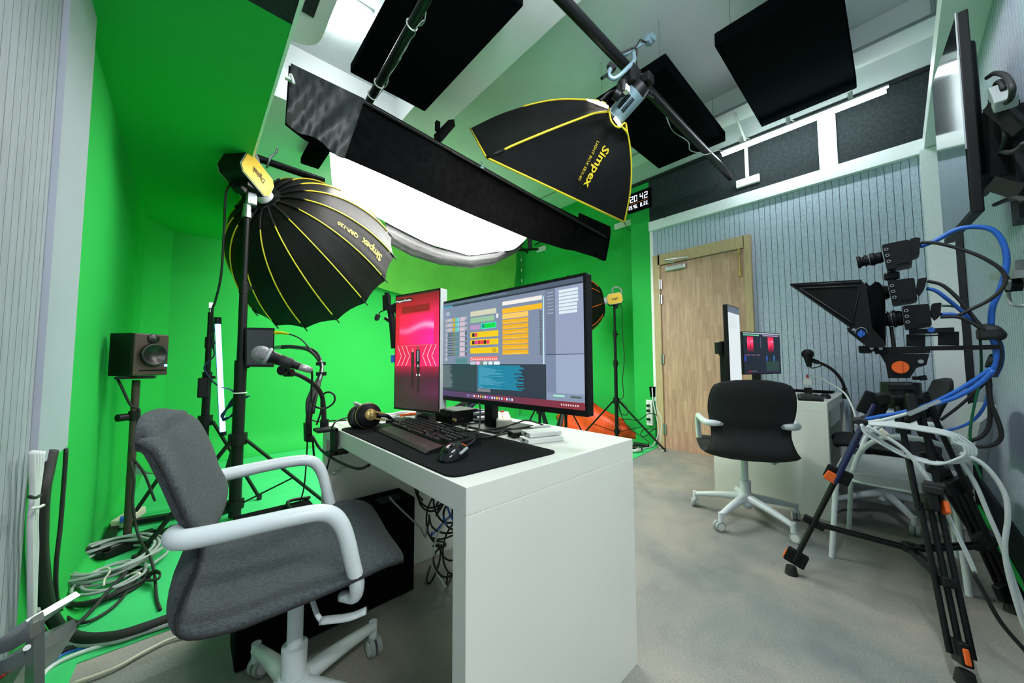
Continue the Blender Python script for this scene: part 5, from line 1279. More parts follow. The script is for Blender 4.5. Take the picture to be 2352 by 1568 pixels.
b.build('keys', 'rubber', m2k)
mo2 = V(3.33, .36, ZT); m2m = thing('mouse', 'black mouse at the front edge of the far desk', 'mouse', mo2); rows = []
for i in range(13):
    s_ = i/12; hh = .036*(sin(pi*(s_*.9+.05))**.6); ww = .03*(sin(pi*(s_*.92+.04))**.4)
    rows.append([mo2+V(-.06+.12*s_, ww*cos(pi*j/10), hh*sin(pi*j/10)**.7+.001) for j in range(11)])
MB().grid(rows).build('shell', 'black_plastic', m2m)
tag(MB().box((3.9, .62, ZT+.008), (.16, .5, .014)).build('black_tray', 'black_matte'), 'black flat tray along the wall end of the far desk', 'tray')
b = thing('charger', 'white wall charger with red cable plug standing on the far desk', 'charger', at(1856, 888, x=3.72))
MB().box(at(1856, 876, x=3.72), (.04, .055, .055), bev=.004).build('body', 'white_plastic', b)
MB().bar(at(1855, 869, x=3.72), at(1855, 862, x=3.72), .012, .008).build('usb_plug', 'white_plastic', b)
MB().bar(at(1855, 867, x=3.71), at(1855, 860, x=3.71), .018, .014).build('red_plug', 'red', b)
MB().bar(at(1856, 890, x=3.72), V(at(1856, 888, x=3.72).x, at(1856, 888, x=3.72).y, ZT+.001), .03, .05).build('foot', 'black_plastic', b)
cable('charging_cable', 'white cable arching from the charger over the desk end to the tripod', [at(1856, 862, x=3.71), at(1880, 866, x=3.6), at(1910, 882, x=3.4), at(1940, 903, x=3.1), at(1958, 935, x=2.8), at(1966, 962, x=2.5), at(1967, 975, x=2.2)], .005, 'white_cable')
g2 = [at(1940, 895, x=3.85), at(1936, 880, x=3.82), at(1925, 862, x=3.78), at(1908, 846, x=3.72), at(1890, 836, x=3.66), at(1873, 830, x=3.6)]
o = thing('gooseneck', 'black gooseneck arm on the far desk holding a small black microphone', 'microphone arm', g2[0])
MB().tube(g2, .011, 10).build('flexible_arm', 'rubber', o); MB().bar(at(1862, 826, x=3.6), at(1878, 832, x=3.62), .03, .03).build('mic_clip', 'black_plastic', o)
MB().bar(g2[0]-V(0, 0, .07), g2[0]+V(0, 0, .015), .03, .03).build('socket', 'black_plastic', o)
o = thing('microphone', 'small black round-headed microphone above the far desk', 'microphone', at(1858, 835, x=3.6))
MB().sphere(at(1855, 813, x=3.6), .040, 18).build('grille', 'black_plastic', o)
MB().cyl(at(1856, 820, x=3.6), at(1859, 842, x=3.6), .028, .016).build('body', 'black_plastic', o)
cable('microphone_cable', 'thin black cable hanging under the far microphone', [at(1859, 842, x=3.6), at(1866, 845, x=3.6), at(1880, 842, x=3.65), at(1892, 837, x=3.66)], .004, 'rubber')
cable('power_cable', 'black cable hanging down beside the far desk end', [at(1942, 892, x=3.9), at(1954, 925, x=3.4), at(1957, 955, x=3.0), at(1958, 985, x=2.9), at(1965, 1000, x=2.9)], .007, 'rubber')
pc = thing('computer_tower', 'black computer tower on the floor under the far desk', 'computer', (3.45, .72, 0))
MB().box((3.45, .72, .22), (.45, .20, .42), bev=.008).build('case', 'black_matte', pc)
for x in (3.27, 3.63):
    for y in (.64, .80): MB().cyl((x, y, 0), (x, y, .012), .015, n=10).build('foot', 'rubber', pc)
b = MB(); rn = random.Random(5)
for i in range(9):
    c = V(3.2+.3*rn.random(), .42+.08*rn.random(), .42+.02*i*.3)
    b.tube([c+V(.16*cos(t*.8+i), .04*sin(t*.8+i), .01*t) for t in range(7)], .005, 6, k=3)
o = tag(b.build('cable_tangle', 'white_cable'), 'bunch of white cables under the far desk top', 'cables'); o['kind'] = 'stuff'

# ================================================================ TELEVISION ON THE SIDE WALL
F_, N_ = V(2.627, -.171, 0), V(2.148, -.211, 0)
tz0, tz1 = 1.545, 2.34; td = (F_-N_).normalized(); tn = V(-td.y, td.x, 0)
tv = thing('television', 'large upright television on a wall bracket at the right, reflecting the room', 'television', (F_+N_)/2+V(0, 0, tz0))
Rt = Matrix((td, tn, V(0, 0, 1))).transposed(); TWD = (F_-N_).length
MB().box((F_+N_)/2-tn*.016+V(0, 0, (tz0+tz1)/2), (TWD, .03, tz1-tz0), Rt, bev=.004).build('housing', 'black_metal', tv)
MB().prism([N_+td*.012+V(0, 0, tz0+.014), F_-td*.010+V(0, 0, tz0+.014), F_-td*.010+V(0, 0, tz1-.012), N_+td*.012+V(0, 0, tz1-.012)], tn*.001).build('screen', 'screen_glass', tv)
MB().bar(N_+V(0, 0, tz0+.25)+tn*.001, N_+V(0, 0, tz1)+tn*.001, .004, .004).build('bright_edge', 'steel', tv)
MB().box((F_+N_)/2-tn*.044+V(0, 0, 1.98), (TWD*.7, .03, .55), Rt, bev=.02).build('rear_cover', 'black_plastic', tv)
br_ = thing('tv_bracket', 'black articulated wall bracket with cables behind the television', 'bracket', (2.3, -.36, 1.6))
mcn = (F_+N_)/2
MB().box(mcn-tn*.095+V(0, 0, 1.85), (.24, .03, .30), Rt, bev=.005).build('mount_plate', 'black_metal', br_)
MB().bar(at(2300, 215, y=-.30), at(2305, 400, y=-.30), .05, .09).bar(at(2280, 240, y=-.27), at(2352, 300, y=-.32), .03, .04).bar(at(2290, 420, y=-.27), at(2360, 440, y=-.32), .04, .05).bar(at(2330, 230, y=-.34), at(2318, 430, y=-.34), .04, .04).box(at(2345, 380, y=-.325), (.12, .04, .40)).build('arm', 'black_metal', br_)
MB().bar(at(2295, 205, y=-.29), at(2312, 240, y=-.29), .05, .04, bev=.004).build('grey_box', 'grey_plastic', br_)
b = MB()
for P_ in ([(2268, 178), (2285, 168), (2310, 175), (2325, 200), (2322, 225), (2312, 235)], [(2282, 212), (2288, 192), (2298, 188), (2305, 205)], [(2270, 300), (2290, 340), (2310, 350), (2335, 345), (2352, 330)], [(2285, 470), (2310, 460), (2340, 455), (2352, 462)], [(2300, 270), (2310, 310), (2300, 350), (2282, 380)]):
    b.tube([at(x, y, y=-.29) for x, y in P_], .008)
b.build('cables', 'rubber', br_)
so = thing('socket_board', 'grey-white socket box with plugs on the wall at the right edge', 'socket', at(2315, 640, y=YT+.02))
MB().bar(at(2292, 636, y=YT+.02), at(2352, 628, y=YT+.02), .05, .03).prism([at(2300, 630, y=YT+.01), at(2352, 595, y=YT+.01), at(2352, 660, y=YT+.01), at(2318, 650, y=YT+.01)], (0, .02, 0)).build('plate', 'grey_cable', so)
MB().bar(at(2322, 640, y=YT+.04), at(2330, 662, y=YT+.04), .04, .03).build('plug', 'black_plastic', so)
cable('socket_cable', 'white cable hanging from the socket box at the right edge', [at(2318, 645, y=YT+.06), at(2316, 672, y=YT+.05), at(2320, 695, y=YT+.05), at(2335, 702, y=YT+.05), at(2355, 702, y=YT+.05)], .006, 'grey_cable')

# ================================================================ CAMERA TRIPOD AND RIG
TX, TY = 2.15, 0.0
def RG(px, py, w=0.0): return at(px, py, x=TX+w)
tp = thing('camera_tripod', 'heavy black camera tripod with orange levers carrying a teleprompter rig', 'tripod', (TX, TY, 0))
crown = .845
feet = [V(2.112, .382, 0), V(1.80, -.095, 0), V(2.44, -.262, 0)]
for i, ft in enumerate(feet):
    rad = (ft-V(TX, TY, 0)).normalized(); tg = V(-rad.y, rad.x, 0)
    p0 = V(TX, TY, crown)+rad*.065; p1 = ft+V(0, 0, .03); d = (p1-p0)
    g = MB()
    g.bar(V(TX, TY, crown)+rad*.02, p0+d*.02, .09, .05, bev=.008).bar(p0-d*.01, p0+d*.10, .085, .030, tg, bev=.006)
    g.build('leg_top', 'black_plastic', tp)
    for sgn in (-1, 1): MB().cyl(p0+d*.04+tg*.030*sgn, p0+d*.47+tg*.030*sgn, .0095, n=12).build('upper_tube', 'navy' if i == 0 else 'black_metal', tp)
    MB().bar(p0+d*.40, p0+d*.47, .088, .026, tg, bev=.006).build('middle_bracket', 'black_plastic', tp)
    MB().bar(p0+d*.42+tg*.03+rad*.016, p0+d*.465+tg*.03+rad*.022, .045, .014, tg, bev=.004).build('orange_lever', 'orange', tp)
    for k in (-1, 0, 1): MB().cyl(p0+d*.44+tg*.024*k, p0+d*.95+tg*.024*k, .0085, n=12).build('lower_tube', 'black_metal', tp)
    MB().bar(p0+d*.70, p0+d*.735, .078, .032, tg, bev=.004).build('lower_bracket', 'black_plastic', tp)
    MB().bar(p0+d*.90, p0+d*.975, .080, .026, tg, bev=.006).build('foot_bracket', 'black_plastic', tp)
    MB().bar(p0+d*.91+rad*.020, p0+d*.96+rad*.021, .05, .014, tg, bev=.004).build('orange_lever', 'orange', tp)
    MB().cyl(V(ft.x, ft.y, 0), V(ft.x, ft.y, .035), .026, .020, n=16).build('rubber_foot', 'rubber', tp)
    sc0 = V(TX+.0, TY+.0, .245); q = p0+d*.72
    for sgn in (-1, 1): MB().bar(sc0+tg*.012*sgn, q+tg*.012*sgn, .009, .014).build('spreader_arm', 'black_metal', tp)
MB().cyl(V(TX, TY, .235), V(TX, TY, .262), .028, n=16).cyl(V(TX, TY, .262), V(TX, TY, .268), .012, n=12).build('spreader_hub', 'black_metal', tp)
MB().cyl(V(TX, TY, .80), V(TX, TY, .905), .060, .058, n=28).cyl(V(TX, TY, .70), V(TX, TY, .80), .022, n=16).build('bowl', 'black_plastic', tp)
b = MB()
hp_ = [(2020, 812), (2135, 812), (2128, 838), (2105, 845), (2090, 868), (2040, 868), (2034, 835)]
b.prism([RG(x, y, -.045) for x, y in hp_], (.09, 0, 0)); b.build('fluid_head', 'black_plastic', tp)
MB().cyl(RG(2068, 843, -.047), RG(2068, 843, -.062), .024, n=28).bar(RG(2068, 829, -.066), RG(2068, 857, -.066), .010, .012).build('orange_knob', 'orange', tp)
MB().cyl(RG(2115, 830, -.046), RG(2115, 830, -.052), .008, n=12).build('screw', 'steel', tp)
MB().bar(RG(2095, 868), RG(2125, 868), .014, .014).bar(RG(2118, 862), RG(2122, 873), .03, .02).build('pan_lock', 'black_plastic', tp)
MB().bar(RG(2038, 887), RG(2100, 887), .12, .035, bev=.008).build('head_base', 'black_plastic', tp)
# rig
rg = thing('teleprompter_rig', 'black teleprompter with fabric hood on a long rail on the tripod', 'teleprompter', RG(2070, 800))
MB().bar(RG(1980, 803), RG(2292, 797), .016, .07, (1, 0, 0)).build('rail', 'black_metal', rg)
MB().bar(RG(2010, 808), RG(2135, 805), .018, .075, (1, 0, 0)).build('quick_plate', 'black_metal', rg)
MB().box(RG(1988, 803), (.16, .035, .03), bev=.004).build('front_block', 'black_metal', rg)
b = MB()
for px in (2002, 2023): b.cyl(RG(px, 800, -.081), RG(px, 800, -.084), .006, n=12)
b.build('bolts', 'steel', rg)
b = MB().bar(RG(2103, 795), RG(2103, 768), .03, .05).bar(RG(2178, 793), RG(2178, 762), .03, .05).bar(RG(2088, 762), RG(2190, 758), .018, .06, (1, 0, 0)).bar(RG(2095, 772), RG(2170, 769), .004, .05, (1, 0, 0))
b.build('riser', 'black_metal', rg)
MB().cyl(RG(2139, 757, -.031), RG(2139, 757, -.036), .010, n=16).build('blue_screw', 'blue_cable', rg)
hood = [(1815, 654), (1979, 645), (1986, 652), (1962, 757)]
nw = -.13
# hood widening to its front lip: near and far side panels, top and bottom panels
def hoodpt(x, y, s): return at(x, y, x=TX+nw)+(V(.26, 0, 0) if s else V(0, 0, 0))
b = MB()
for s_ in (0, 1): b.prism([hoodpt(x, y, s_) for x, y in hood], (.006 if s_ == 0 else -.006, 0, 0))
b.prism([hoodpt(1815, 654, 0), hoodpt(1979, 645, 0), hoodpt(1979, 645, 1), hoodpt(1815, 654, 1)], (0, 0, .006))
b.prism([hoodpt(1815, 656, 0), hoodpt(1962, 757, 0), hoodpt(1962, 757, 1), hoodpt(1815, 656, 1)], (0, -.002, .006))
b.build('hood', 'softbox_cloth', rg)
MB().tube([hoodpt(1979, 647, 0), hoodpt(1817, 655, 0), hoodpt(1962, 756, 0)], .005, 6, k=0).tube([hoodpt(1838, 662, 0)-V(.003, 0, 0), hoodpt(1975, 656, 0)-V(.003, 0, 0), hoodpt(1958, 742, 0)-V(.003, 0, 0), hoodpt(1838, 662, 0)-V(.003, 0, 0)], .003, 6, k=0).build('hood_seam', 'black_satin', rg)
MB().prism([at(x, y, x=TX+nw-.004) for x, y in [(1979, 645), (1990, 655), (1996, 700), (2003, 752), (2030, 782), (2030, 797), (1992, 797), (1948, 762), (1945, 753), (1962, 750)]], (.27, 0, 0)).build('glass_frame', 'black_plastic', rg)
b = MB(); rows = []
for i in range(13):
    t = i/12; x = 1990+42*min(1, t*1.15); y0 = 652+8*t+4*sin(9*t); y1 = 770+22*t
    hw = .125-.035*t
    c0 = at(x, y0, x=TX); c1 = at(x+3*sin(7*t), y1, x=TX); r_ = []
    for k in range(28):
        a = 2*pi*k/28; ca, sa = cos(a), sin(a); yy = (abs(ca)**.5)*(1 if ca > 0 else -1); zz = (abs(sa)**.5)*(1 if sa > 0 else -1)
        wob = 1+.05*sin(5*a+8*t)
        r_.append((c0+c1)/2+V(hw*yy*wob, 0, 0)+(c0-c1)/2*zz*wob)
    rows.append(r_)
b.grid(rows, close=True).add(rows[-1], [list(range(28))]).build('rear_shroud', 'black_cloth', rg)
MB().cyl(at(1978, 766, x=TX+nw-.006), at(1978, 766, x=TX+nw-.012), .012, n=20).bar(at(1978, 757, x=TX+nw-.014), at(1978, 775, x=TX+nw-.014), .006, .006).build('blue_knob', 'blue_cable', rg)
MB().tube([at(1978+14*cos(t), 766-14*sin(t), x=TX+nw-.008) for t in [pi*i/8 for i in range(9)]], .0016, 6, k=2).cyl(at(1961, 757, x=TX+nw-.006), at(1961, 757, x=TX+nw-.010), .006, n=12).build('dial_marks', 'steel', rg)
MB().tube([RG(2047, 750), RG(2050, 775), RG(2053, 800)], .006).build('strap', 'rubber', rg)
def cine(label, body, tilt, lens0, lens1, wd=.085, grip=None, lw=.028):
    """body: 4 photo corners (clockwise from upper left), lens from lens0 (front) to lens1"""
    x0 = TX-wd/2
    c = [at(x, y, x=x0) for x, y in body]
    o = thing('video_camera', label, 'camera', (c[2]+c[3])/2+V(wd/2, 0, 0), group=None)
    MB().prism(rounded(c, .008, 3), (wd, 0, 0)).build('body', 'black_plastic', o)
    ins = [q.lerp((c[0]+c[2])/2, .22)-V(.001, 0, 0) for q in c]
    ins = [ins[0].lerp(ins[1], .35), ins[1], ins[2], ins[3].lerp(ins[2], .35)]
    MB().prism(ins, (-.002, 0, 0)).build('side_panel', 'black_plastic', o)
    for k in range(3):
        q = c[0].lerp(c[3], .22+.24*k); q = q+(c[1]-c[0])*.13
        MB().cyl(q, q-V(.004, 0, 0), .0062, n=14).build('button', 'steel', o); MB().cyl(q-V(.004, 0, 0), q-V(.0045, 0, 0), .0036, n=12).build('button_center', 'black_matte', o)
    if lens0:
        a, e = RG(*lens1), RG(*lens0); dd = e-a; L_ = dd.length; u = dd.normalized()
        MB().lathe([(lw*.8, 0), (lw*.92, .12*L_), (lw*.92, .3*L_), (lw*1.05, .32*L_), (lw*1.05, .46*L_), (lw*.9, .48*L_), (lw*.85, .62*L_), (lw*1.02, .66*L_), (lw*1.02, .70*L_), (lw*.8, .72*L_), (lw*.82, .85*L_), (lw*1.0, .87*L_), (lw*1.05, L_), (lw*.85, L_), (lw*.8, .95*L_), (.001, .94*L_)], a, u, 28).build('lens', 'black_plastic', o)
        MB().lathe([(lw*1.07, .50*L_), (lw*1.08, .52*L_), (lw*1.0, .53*L_)], a, u, 28).build('lens_ring', 'steel', o)
    if grip:
        g = [at(x, y, x=x0+.012) for x, y in grip]; MB().prism(rounded(g, .005, 2), (wd-.024, 0, 0)).build('rear_block', 'black_plastic', o)
    return o
cine('topmost black video camera, tilted down with a long lens pointing left', [(2025, 562), (2088, 549), (2096, 607), (2037, 619)], 0, (1969, 603), (2028, 590), grip=[(2088, 550), (2100, 545), (2114, 545), (2112, 585), (2094, 592)], lw=.026)
cine('middle black video camera behind the teleprompter hood, a blue cable at its rear', [(2038, 645), (2100, 637), (2108, 690), (2050, 700)], 0, (2018, 674), (2042, 670), grip=[(2108, 640), (2130, 636), (2124, 662), (2112, 678), (2104, 665)], lw=.030)
cine('lowest black video camera on the riser with a wide lens into the prompter', [(2072, 702), (2134, 697), (2141, 748), (2079, 756)], 0, (2025, 735), (2074, 730), grip=[(2140, 697), (2163, 694), (2160, 725), (2148, 735), (2138, 720)], lw=.034)
tag(MB().cyl(RG(2048, 622), RG(2048, 645), .013).box(RG(2048, 634), (.035, .045, .03), bev=.006).cyl(RG(2045, 618), RG(2045, 624), .006).build('ball_head', 'black_metal'), 'small black ball head between the top and middle cameras', 'tripod head')
# cables at the rig
def rc_(name, label, pts, r, m, w=0, g=None):
    P = [RG(p[0], p[1], p[2] if len(p) > 2 else w) for p in pts]; return cable(name, label, P, r, m, group=g)
rc_('blue_cable', 'bright blue cable arching highest from the top camera over and down to the rail end', [(2113, 566), (2150, 552), (2190, 530), (2230, 521), (2275, 526), (2300, 550), (2312, 590), (2308, 630), (2295, 670), (2280, 705), (2276, 748)], .0085, 'blue_cable')
rc_('black_cable', 'black cable from the top camera curving right then back toward the lowest camera', [(2114, 557), (2150, 558), (2200, 570), (2250, 588), (2295, 615), (2310, 640), (2300, 665), (2270, 690), (2230, 710), (2200, 725)], .006, 'rubber', -.03)
rc_('blue_cable', 'blue cable from the middle camera running down to the rail end', [(2128, 662), (2150, 668), (2180, 690), (2210, 715), (2240, 738), (2262, 756)], .0065, 'blue_cable', .02)
rc_('black_cable', 'black cable from the middle camera running down to the rail end', [(2130, 645), (2165, 655), (2200, 685), (2225, 715), (2250, 745), (2265, 756)], .006, 'rubber', -.02)
rc_('blue_cable', 'blue cable from the lowest camera joining the bundle at the rail end', [(2160, 722), (2190, 722), (2220, 732), (2250, 752)], .0065, 'blue_cable', -.01)
rc_('green_cable', 'thin green cable from the lowest camera hanging down past the tripod', [(2163, 702), (2190, 704), (2215, 715), (2240, 735), (2250, 770), (2254, 840), (2250, 880), (2238, 930), (2228, 1000), (2240, 1060), (2255, 1100)], .0038, 'green_cable', .03)
rc_('black_cable', 'black cable from the lowest camera underneath the blue one to the rail end', [(2160, 728), (2200, 728), (2230, 740), (2262, 758)], .006, 'rubber', -.04)
tag(MB().tube([RG(2248, 760), RG(2262, 758), RG(2278, 762), RG(2292, 772), RG(2290, 780)], [.010, .024, .026, .022, .008]).box(RG(2270, 766), (.09, .05, .045), bev=.01).build('cable_strap', 'rubber'), 'black strap clamp bundling the cables at the rail end', 'strap')
bl_ = thing('cable_bundle', 'thick bundle of blue and black cables dropping from the rail end', 'cable', RG(2290, 900))
for k, m in enumerate(('blue_cable', 'rubber', 'navy', 'rubber', 'blue_cable')):
    MB().tube([RG(2272+3*k, 765, .01*k-.02), RG(2284+3*k, 790, .01*k-.02), RG(2288+3*k, 815, .01*k-.02), RG(2284+3*k, 840, .01*k-.02), RG(2272+3*k, 865, .01*k-.02)], .008, 8).build('cable', m, bl_)
MB().cyl(RG(2268, 828), RG(2292, 832), .026, n=14).build('strap', 'rubber', bl_)
rc_('blue_cable', 'upper of two blue cables running down left to the tripod leg knot', [(2278, 845), (2240, 872), (2190, 902), (2130, 930), (2070, 947), (2020, 956), (1988, 963)], .0072, 'blue_cable', -.10)
rc_('blue_cable', 'lower of two blue cables running down left, with clear connector', [(2282, 850), (2248, 882), (2200, 910), (2150, 928)], .0072, 'blue_cable', -.12)
rc_('black_cable', 'black cable crossing from the bundle behind the tripod legs', [(2275, 865), (2240, 900), (2200, 935), (2160, 965)], .005, 'rubber', .05)
rc_('black_cable', 'black cable making the outer drooping loop right of the tripod', [(2272, 870), (2275, 920), (2292, 965), (2300, 1000), (2285, 1020), (2250, 1026), (2215, 1022)], .0065, 'rubber', .02)
rc_('black_cable', 'black cable making the inner drooping loop right of the tripod', [(2268, 870), (2274, 930), (2272, 975), (2255, 1002), (2220, 1015)], .0065, 'rubber', .04)
rc_('blue_cable', 'thin blue cable sweeping low behind the grey chair back to the tripod', [(2276, 880), (2262, 930), (2235, 965), (2190, 985), (2140, 990), (2090, 985)], .005, 'blue_cable', .06)
rc_('white_cable', 'white cable with clear connector running left to the tripod leg knot', [(2092, 947), (2060, 956), (2020, 966), (1985, 970)], .0062, 'white_cable', -.12)
tag(MB().bar(RG(2085, 952, -.13), RG(2130, 932, -.13), .022, .016, bev=.004).bar(RG(2128, 932, -.13), RG(2160, 920, -.13), .016, .012).build('cable_connector', 'alum'), 'clear cable connector joining the white and blue cables', 'connector')
tag(MB().box(RG(1975, 966, -.10), (.07, .05, .022), bev=.008).cyl(RG(1975, 970, -.14), RG(1982, 962, -.06), .012).build('leg_hook', 'rubber'), 'black knot of cable ties on the left tripod leg', 'hook')
# white cable loops
for k in range(4):
    rc_('white_cable', ['outermost loop of white cable around the tripod legs', 'second white cable loop around the tripod legs', 'third white cable loop around the tripod legs', 'innermost loop of white cable around the tripod legs'][k],
        [(1978, 972+k), (1995-2*k, 990+k*2), (2040, 1022+2*k), (2090-2*k, 1045+k*1.5), (2150, 1060+k*2), (2200, 1062-k*3), (2235-6*k, 1050-3*k), (2240-9*k, 1030-2*k), (2215-8*k, 1008+2*k), (2180, 992+3*k), (2120, 980+3*k), (2050, 970+3*k), (1995, 972+k)], .0045, 'white_cable', -.13-.012*k, 'white cable loops on the tripod')
rc_('white_cable', 'white cable running from the loops down along the near tripod leg', [(1990, 978), (2030, 1000), (2075, 1030), (2110, 1070), (2135, 1105), (2160, 1150), (2190, 1210), (2220, 1270), (2240, 1315)], .0062, 'white_cable', -.17)
rc_('white_cable', 'white cable leaving the loops and arching down along the right wall', [(2205, 1040), (2250, 1060), (2285, 1095), (2310, 1140), (2315, 1190), (2308, 1250), (2315, 1310), (2340, 1400), (2365, 1470)], .0068, 'white_cable', -.15)
rc_('white_cable', 'white cable running steeply down right from the loops', [(2205, 1055), (2240, 1110), (2270, 1180), (2300, 1250), (2330, 1340), (2365, 1430)], .0062, 'white_cable', -.12)
tag(MB().bar(RG(2022, 985, -.2), RG(2040, 1000, -.2), .024, .014, bev=.004).build('cable_connector', 'cream'), 'small cream connector on the white cable loops', 'connector')
tag(MB().box(RG(2142, 1122, -.20), (.05, .05, .028), bev=.006).box(RG(2146, 1112, -.20), (.04, .05, .012), bev=.004).build('cable_clip', 'rubber'), 'black clip on the white cable at the near tripod leg', 'clip')
rc_('black_cable', 'black cable running down right from the near tripod leg to the frame edge', [(2235, 1315), (2260, 1360), (2300, 1430), (2360, 1500)], .006, 'rubber', -.18)
# second, folded tripod or stand leaning behind the near leg
o = thing('folded_stand', 'folded black stand leaning between the tripod and the right wall', 'stand', (2.42, -.24, 0))
for k in range(3): MB().cyl(V(2.34+.03*k, -.05-.02*k, .60), V(2.52+.02*k, -.280-.012*k, .012), .011, n=12).build('tube', 'black_metal', o)
MB().box(V(2.40, -.20, .28), (.12, .06, .06), Matrix.Rotation(.5, 3, 'X'), bev=.01).build('clamp', 'black_plastic', o)
MB().box(V(2.345, -.09, .54), (.12, .06, .05), Matrix.Rotation(.5, 3, 'X'), bev=.01).build('clamp', 'black_plastic', o)
gp = [at(2243, 1120, z=.01), at(2352, 1255, z=.01), at(2380, 1340, z=.01), at(2380, 1470, z=.01), at(2330, 1390, z=.01), at(2280, 1250, z=.01)]
tag(MB().prism([V(max(q.x, 1.2), max(q.y, -.33), .0) for q in gp], (0, 0, .012)).build('green_cloth', 'green'), 'strip of green cloth on the floor beside the right wall', 'cloth')

# ================================================================ LEFT SIDE CABLES, LADDER
def lw_(pts, m=-.318):
    out = []
    for p in pts:
        q = at(p[0], p[1], x=m)
        if q.z < .015: q = at(p[0], p[1], z=.018)
        out.append(q)
    return out
for k, lb in enumerate(('leftmost', 'second', 'third', 'rightmost')):
    cable('white_cable', lb+' white cable of the bundle below the white board at the left', lw_([(73+8*k, 1036), (74+6*k, 1080), (75+3*k, 1141), (70+3*k+2*(k % 2), 1200), (70+4*k, 1260), (70+3*k, 1340), (71+2*k, 1440), (72+3*k, 1500)], -.300-.004*k), .0065, 'white_cable', group='white cables under the white board')
tag(MB().tube(lw_([(68, 1140), (80, 1143), (92, 1138)], -.285), .004).build('cable_tie', 'rubber'), 'black tie around the white cable bundle', 'cable tie')
tag(MB().tube(lw_([(75, 1167), (88, 1165), (99, 1160)], -.285), .004).build('cable_tie', 'white_plastic'), 'white tie around the white cable bundle', 'cable tie')
cable('black_conduit', 'thick black conduit curving from the white board down along the floor', lw_([(114, 1036), (105, 1080), (94, 1137), (90, 1242), (94, 1300), (101, 1350), (114, 1404)])+[at(142, 1446, z=.03), at(187, 1466, z=.025), at(262, 1462, z=.025), at(330, 1442, z=.025), at(380, 1424, z=.025), at(440, 1405, z=.025)], .019, 'rubber')
cable('grey_cable', 'grey-white cable following outside the thick black conduit', lw_([(84, 1400), (90, 1430)])+[at(105, 1455, z=.02), at(130, 1473, z=.02), at(187, 1481, z=.015), at(262, 1474, z=.015), at(330, 1452, z=.015), at(400, 1430, z=.015)], .008, 'grey_cable')
cable('black_cable', 'thin black cable hanging straight from the white board to the floor coil', lw_([(152, 1030), (148, 1092), (139, 1205), (129, 1299), (130, 1370)], -.315)+[at(142, 1404, z=.02), at(169, 1426, z=.015), at(206, 1426, z=.015), at(262, 1392, z=.015), at(292, 1355, z=.02), at(285, 1335, z=.03)], .006, 'rubber')
cable('white_cable', 'white cable crossing the green floor in front of the black conduit', [at(75, 1580, z=.01), at(112, 1535, z=.01), at(169, 1505, z=.01), at(262, 1473, z=.01), at(371, 1440, z=.01), at(430, 1420, z=.01)], .007, 'white_cable')
cable('white_cable', 'thin white cable lying on the grey carpet under the near chair', [at(160, 1572, z=.01), at(262, 1535, z=.01), at(337, 1494, z=.01), at(401, 1464, z=.01), at(470, 1450, z=.01)], .0055, 'cream')
cable('black_cable', 'long straight black cable crossing from the chair over the coils to the lower left', [at(390, 1180, z=.06), at(326, 1272, z=.05), at(244, 1362, z=.05), at(200, 1412, z=.03), at(157, 1449, z=.03), at(86, 1505, z=.01)], .007, 'rubber')
cable('black_cable', 'black cable from under the conduit to the lower left corner', [at(250, 1468, z=.01), at(187, 1482, z=.01), at(127, 1503, z=.01), at(95, 1535, z=.01), at(70, 1590, z=.01)], .010, 'rubber')
cable('blue_cable', 'blue cable beside the black one at the lower left corner', [at(255, 1474, z=.006), at(195, 1487, z=.006), at(140, 1506, z=.006), at(105, 1540, z=.006)], .005, 'blue_cable')
cable('black_cable', 'black cable arch behind the grey cable coil', [at(178, 1330, z=.02), at(176, 1290, z=.06), at(195, 1262, z=.08), at(225, 1256, z=.06), at(250, 1262, z=.03)], .008, 'rubber')
cc = at(256, 1306, z=0)
coil('cable_coil', 'round coil of grey cable on the green floor at the left', cc+V(.0, 0, .02), .165, 8, .0065, 'grey_cable', sq=1.25, seed=4, h=.007)
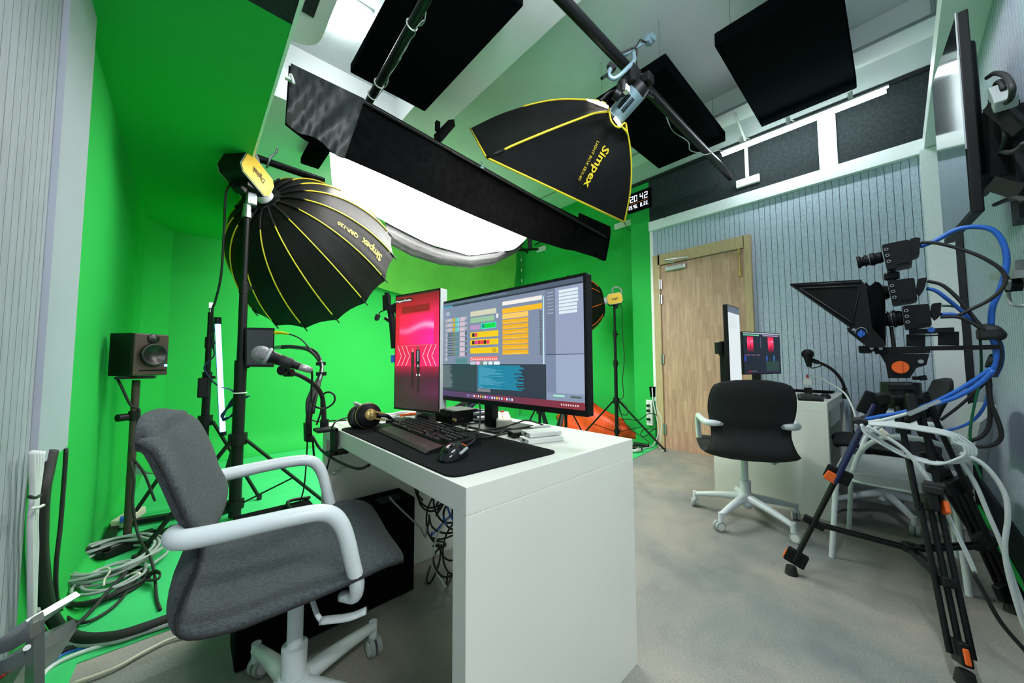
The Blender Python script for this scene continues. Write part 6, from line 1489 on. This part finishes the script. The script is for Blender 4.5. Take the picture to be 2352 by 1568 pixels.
cc2 = at(235, 1357, z=0)
coil('cable_coil', 'tangled black cable coil in front of the grey coil', cc2, .12, 4, .0065, 'rubber', sq=1.15, seed=9, h=.007)
coil('cable_coil', 'small loop of cream and grey cable on top of the black coil', cc2+V(.03, .02, .035), .10, 2, .006, 'grey_cable', sq=1.3, seed=6, h=.004)
tag(MB().tube([at(300, 1318, z=.04), at(318, 1316, z=.05), at(320, 1324, z=.04), at(308, 1328, z=.04)], .006).tube([at(235, 1308, z=.07), at(248, 1304, z=.08), at(252, 1312, z=.08), at(240, 1330, z=.06), at(238, 1345, z=.05)], .004).build('white_cable', 'cream'), 'short cream cable ends tied on the grey coil', 'cable')
tag(MB().tube([at(330, 1330, z=.02), at(345, 1332, z=.03), at(362, 1330, z=.04), at(368, 1318, z=.05), at(358, 1312, z=.05), at(345, 1318, z=.04), at(338, 1330, z=.02)], .010, flat=(1, .4)).build('cable_strap', 'rubber'), 'black strap loop on the green floor beside the coil', 'strap')
# ladder end
ld = thing('step_ladder', 'aluminium step ladder corner with rivets at the lower left edge', 'ladder', at(40, 1500, d=.86))
LQ = lambda x, y, d=.86: at(x, y, d=d)
MB().prism([LQ(60, 1432), LQ(74, 1418), LQ(78, 1435), LQ(78, 1600), LQ(55, 1600)], _f*.02).build('side_rail', 'alum', ld)
MB().prism([LQ(-20, 1480), LQ(58, 1424), LQ(70, 1434), LQ(-20, 1500)], _f*.10).build('upper_tread', 'alum', ld)
MB().prism([LQ(-20, 1500, .85), LQ(66, 1438, .85), LQ(70, 1468, .85), LQ(30, 1492, .85), LQ(-20, 1510, .85)], _f*.02).build('brace', 'steel', ld)
MB().prism([LQ(-20, 1528), LQ(55, 1494), LQ(60, 1520), LQ(10, 1600), LQ(-20, 1600)], _f*.10).build('lower_tread', 'alum', ld)
MB().cyl(LQ(62, 1487, .86), LQ(62, 1487, .84), .006).build('rivet', 'steel', ld)
MB().bar(LQ(2, 1557, .855), LQ(8, 1549, .855), .006, .004).build('red_mark', 'red', ld)
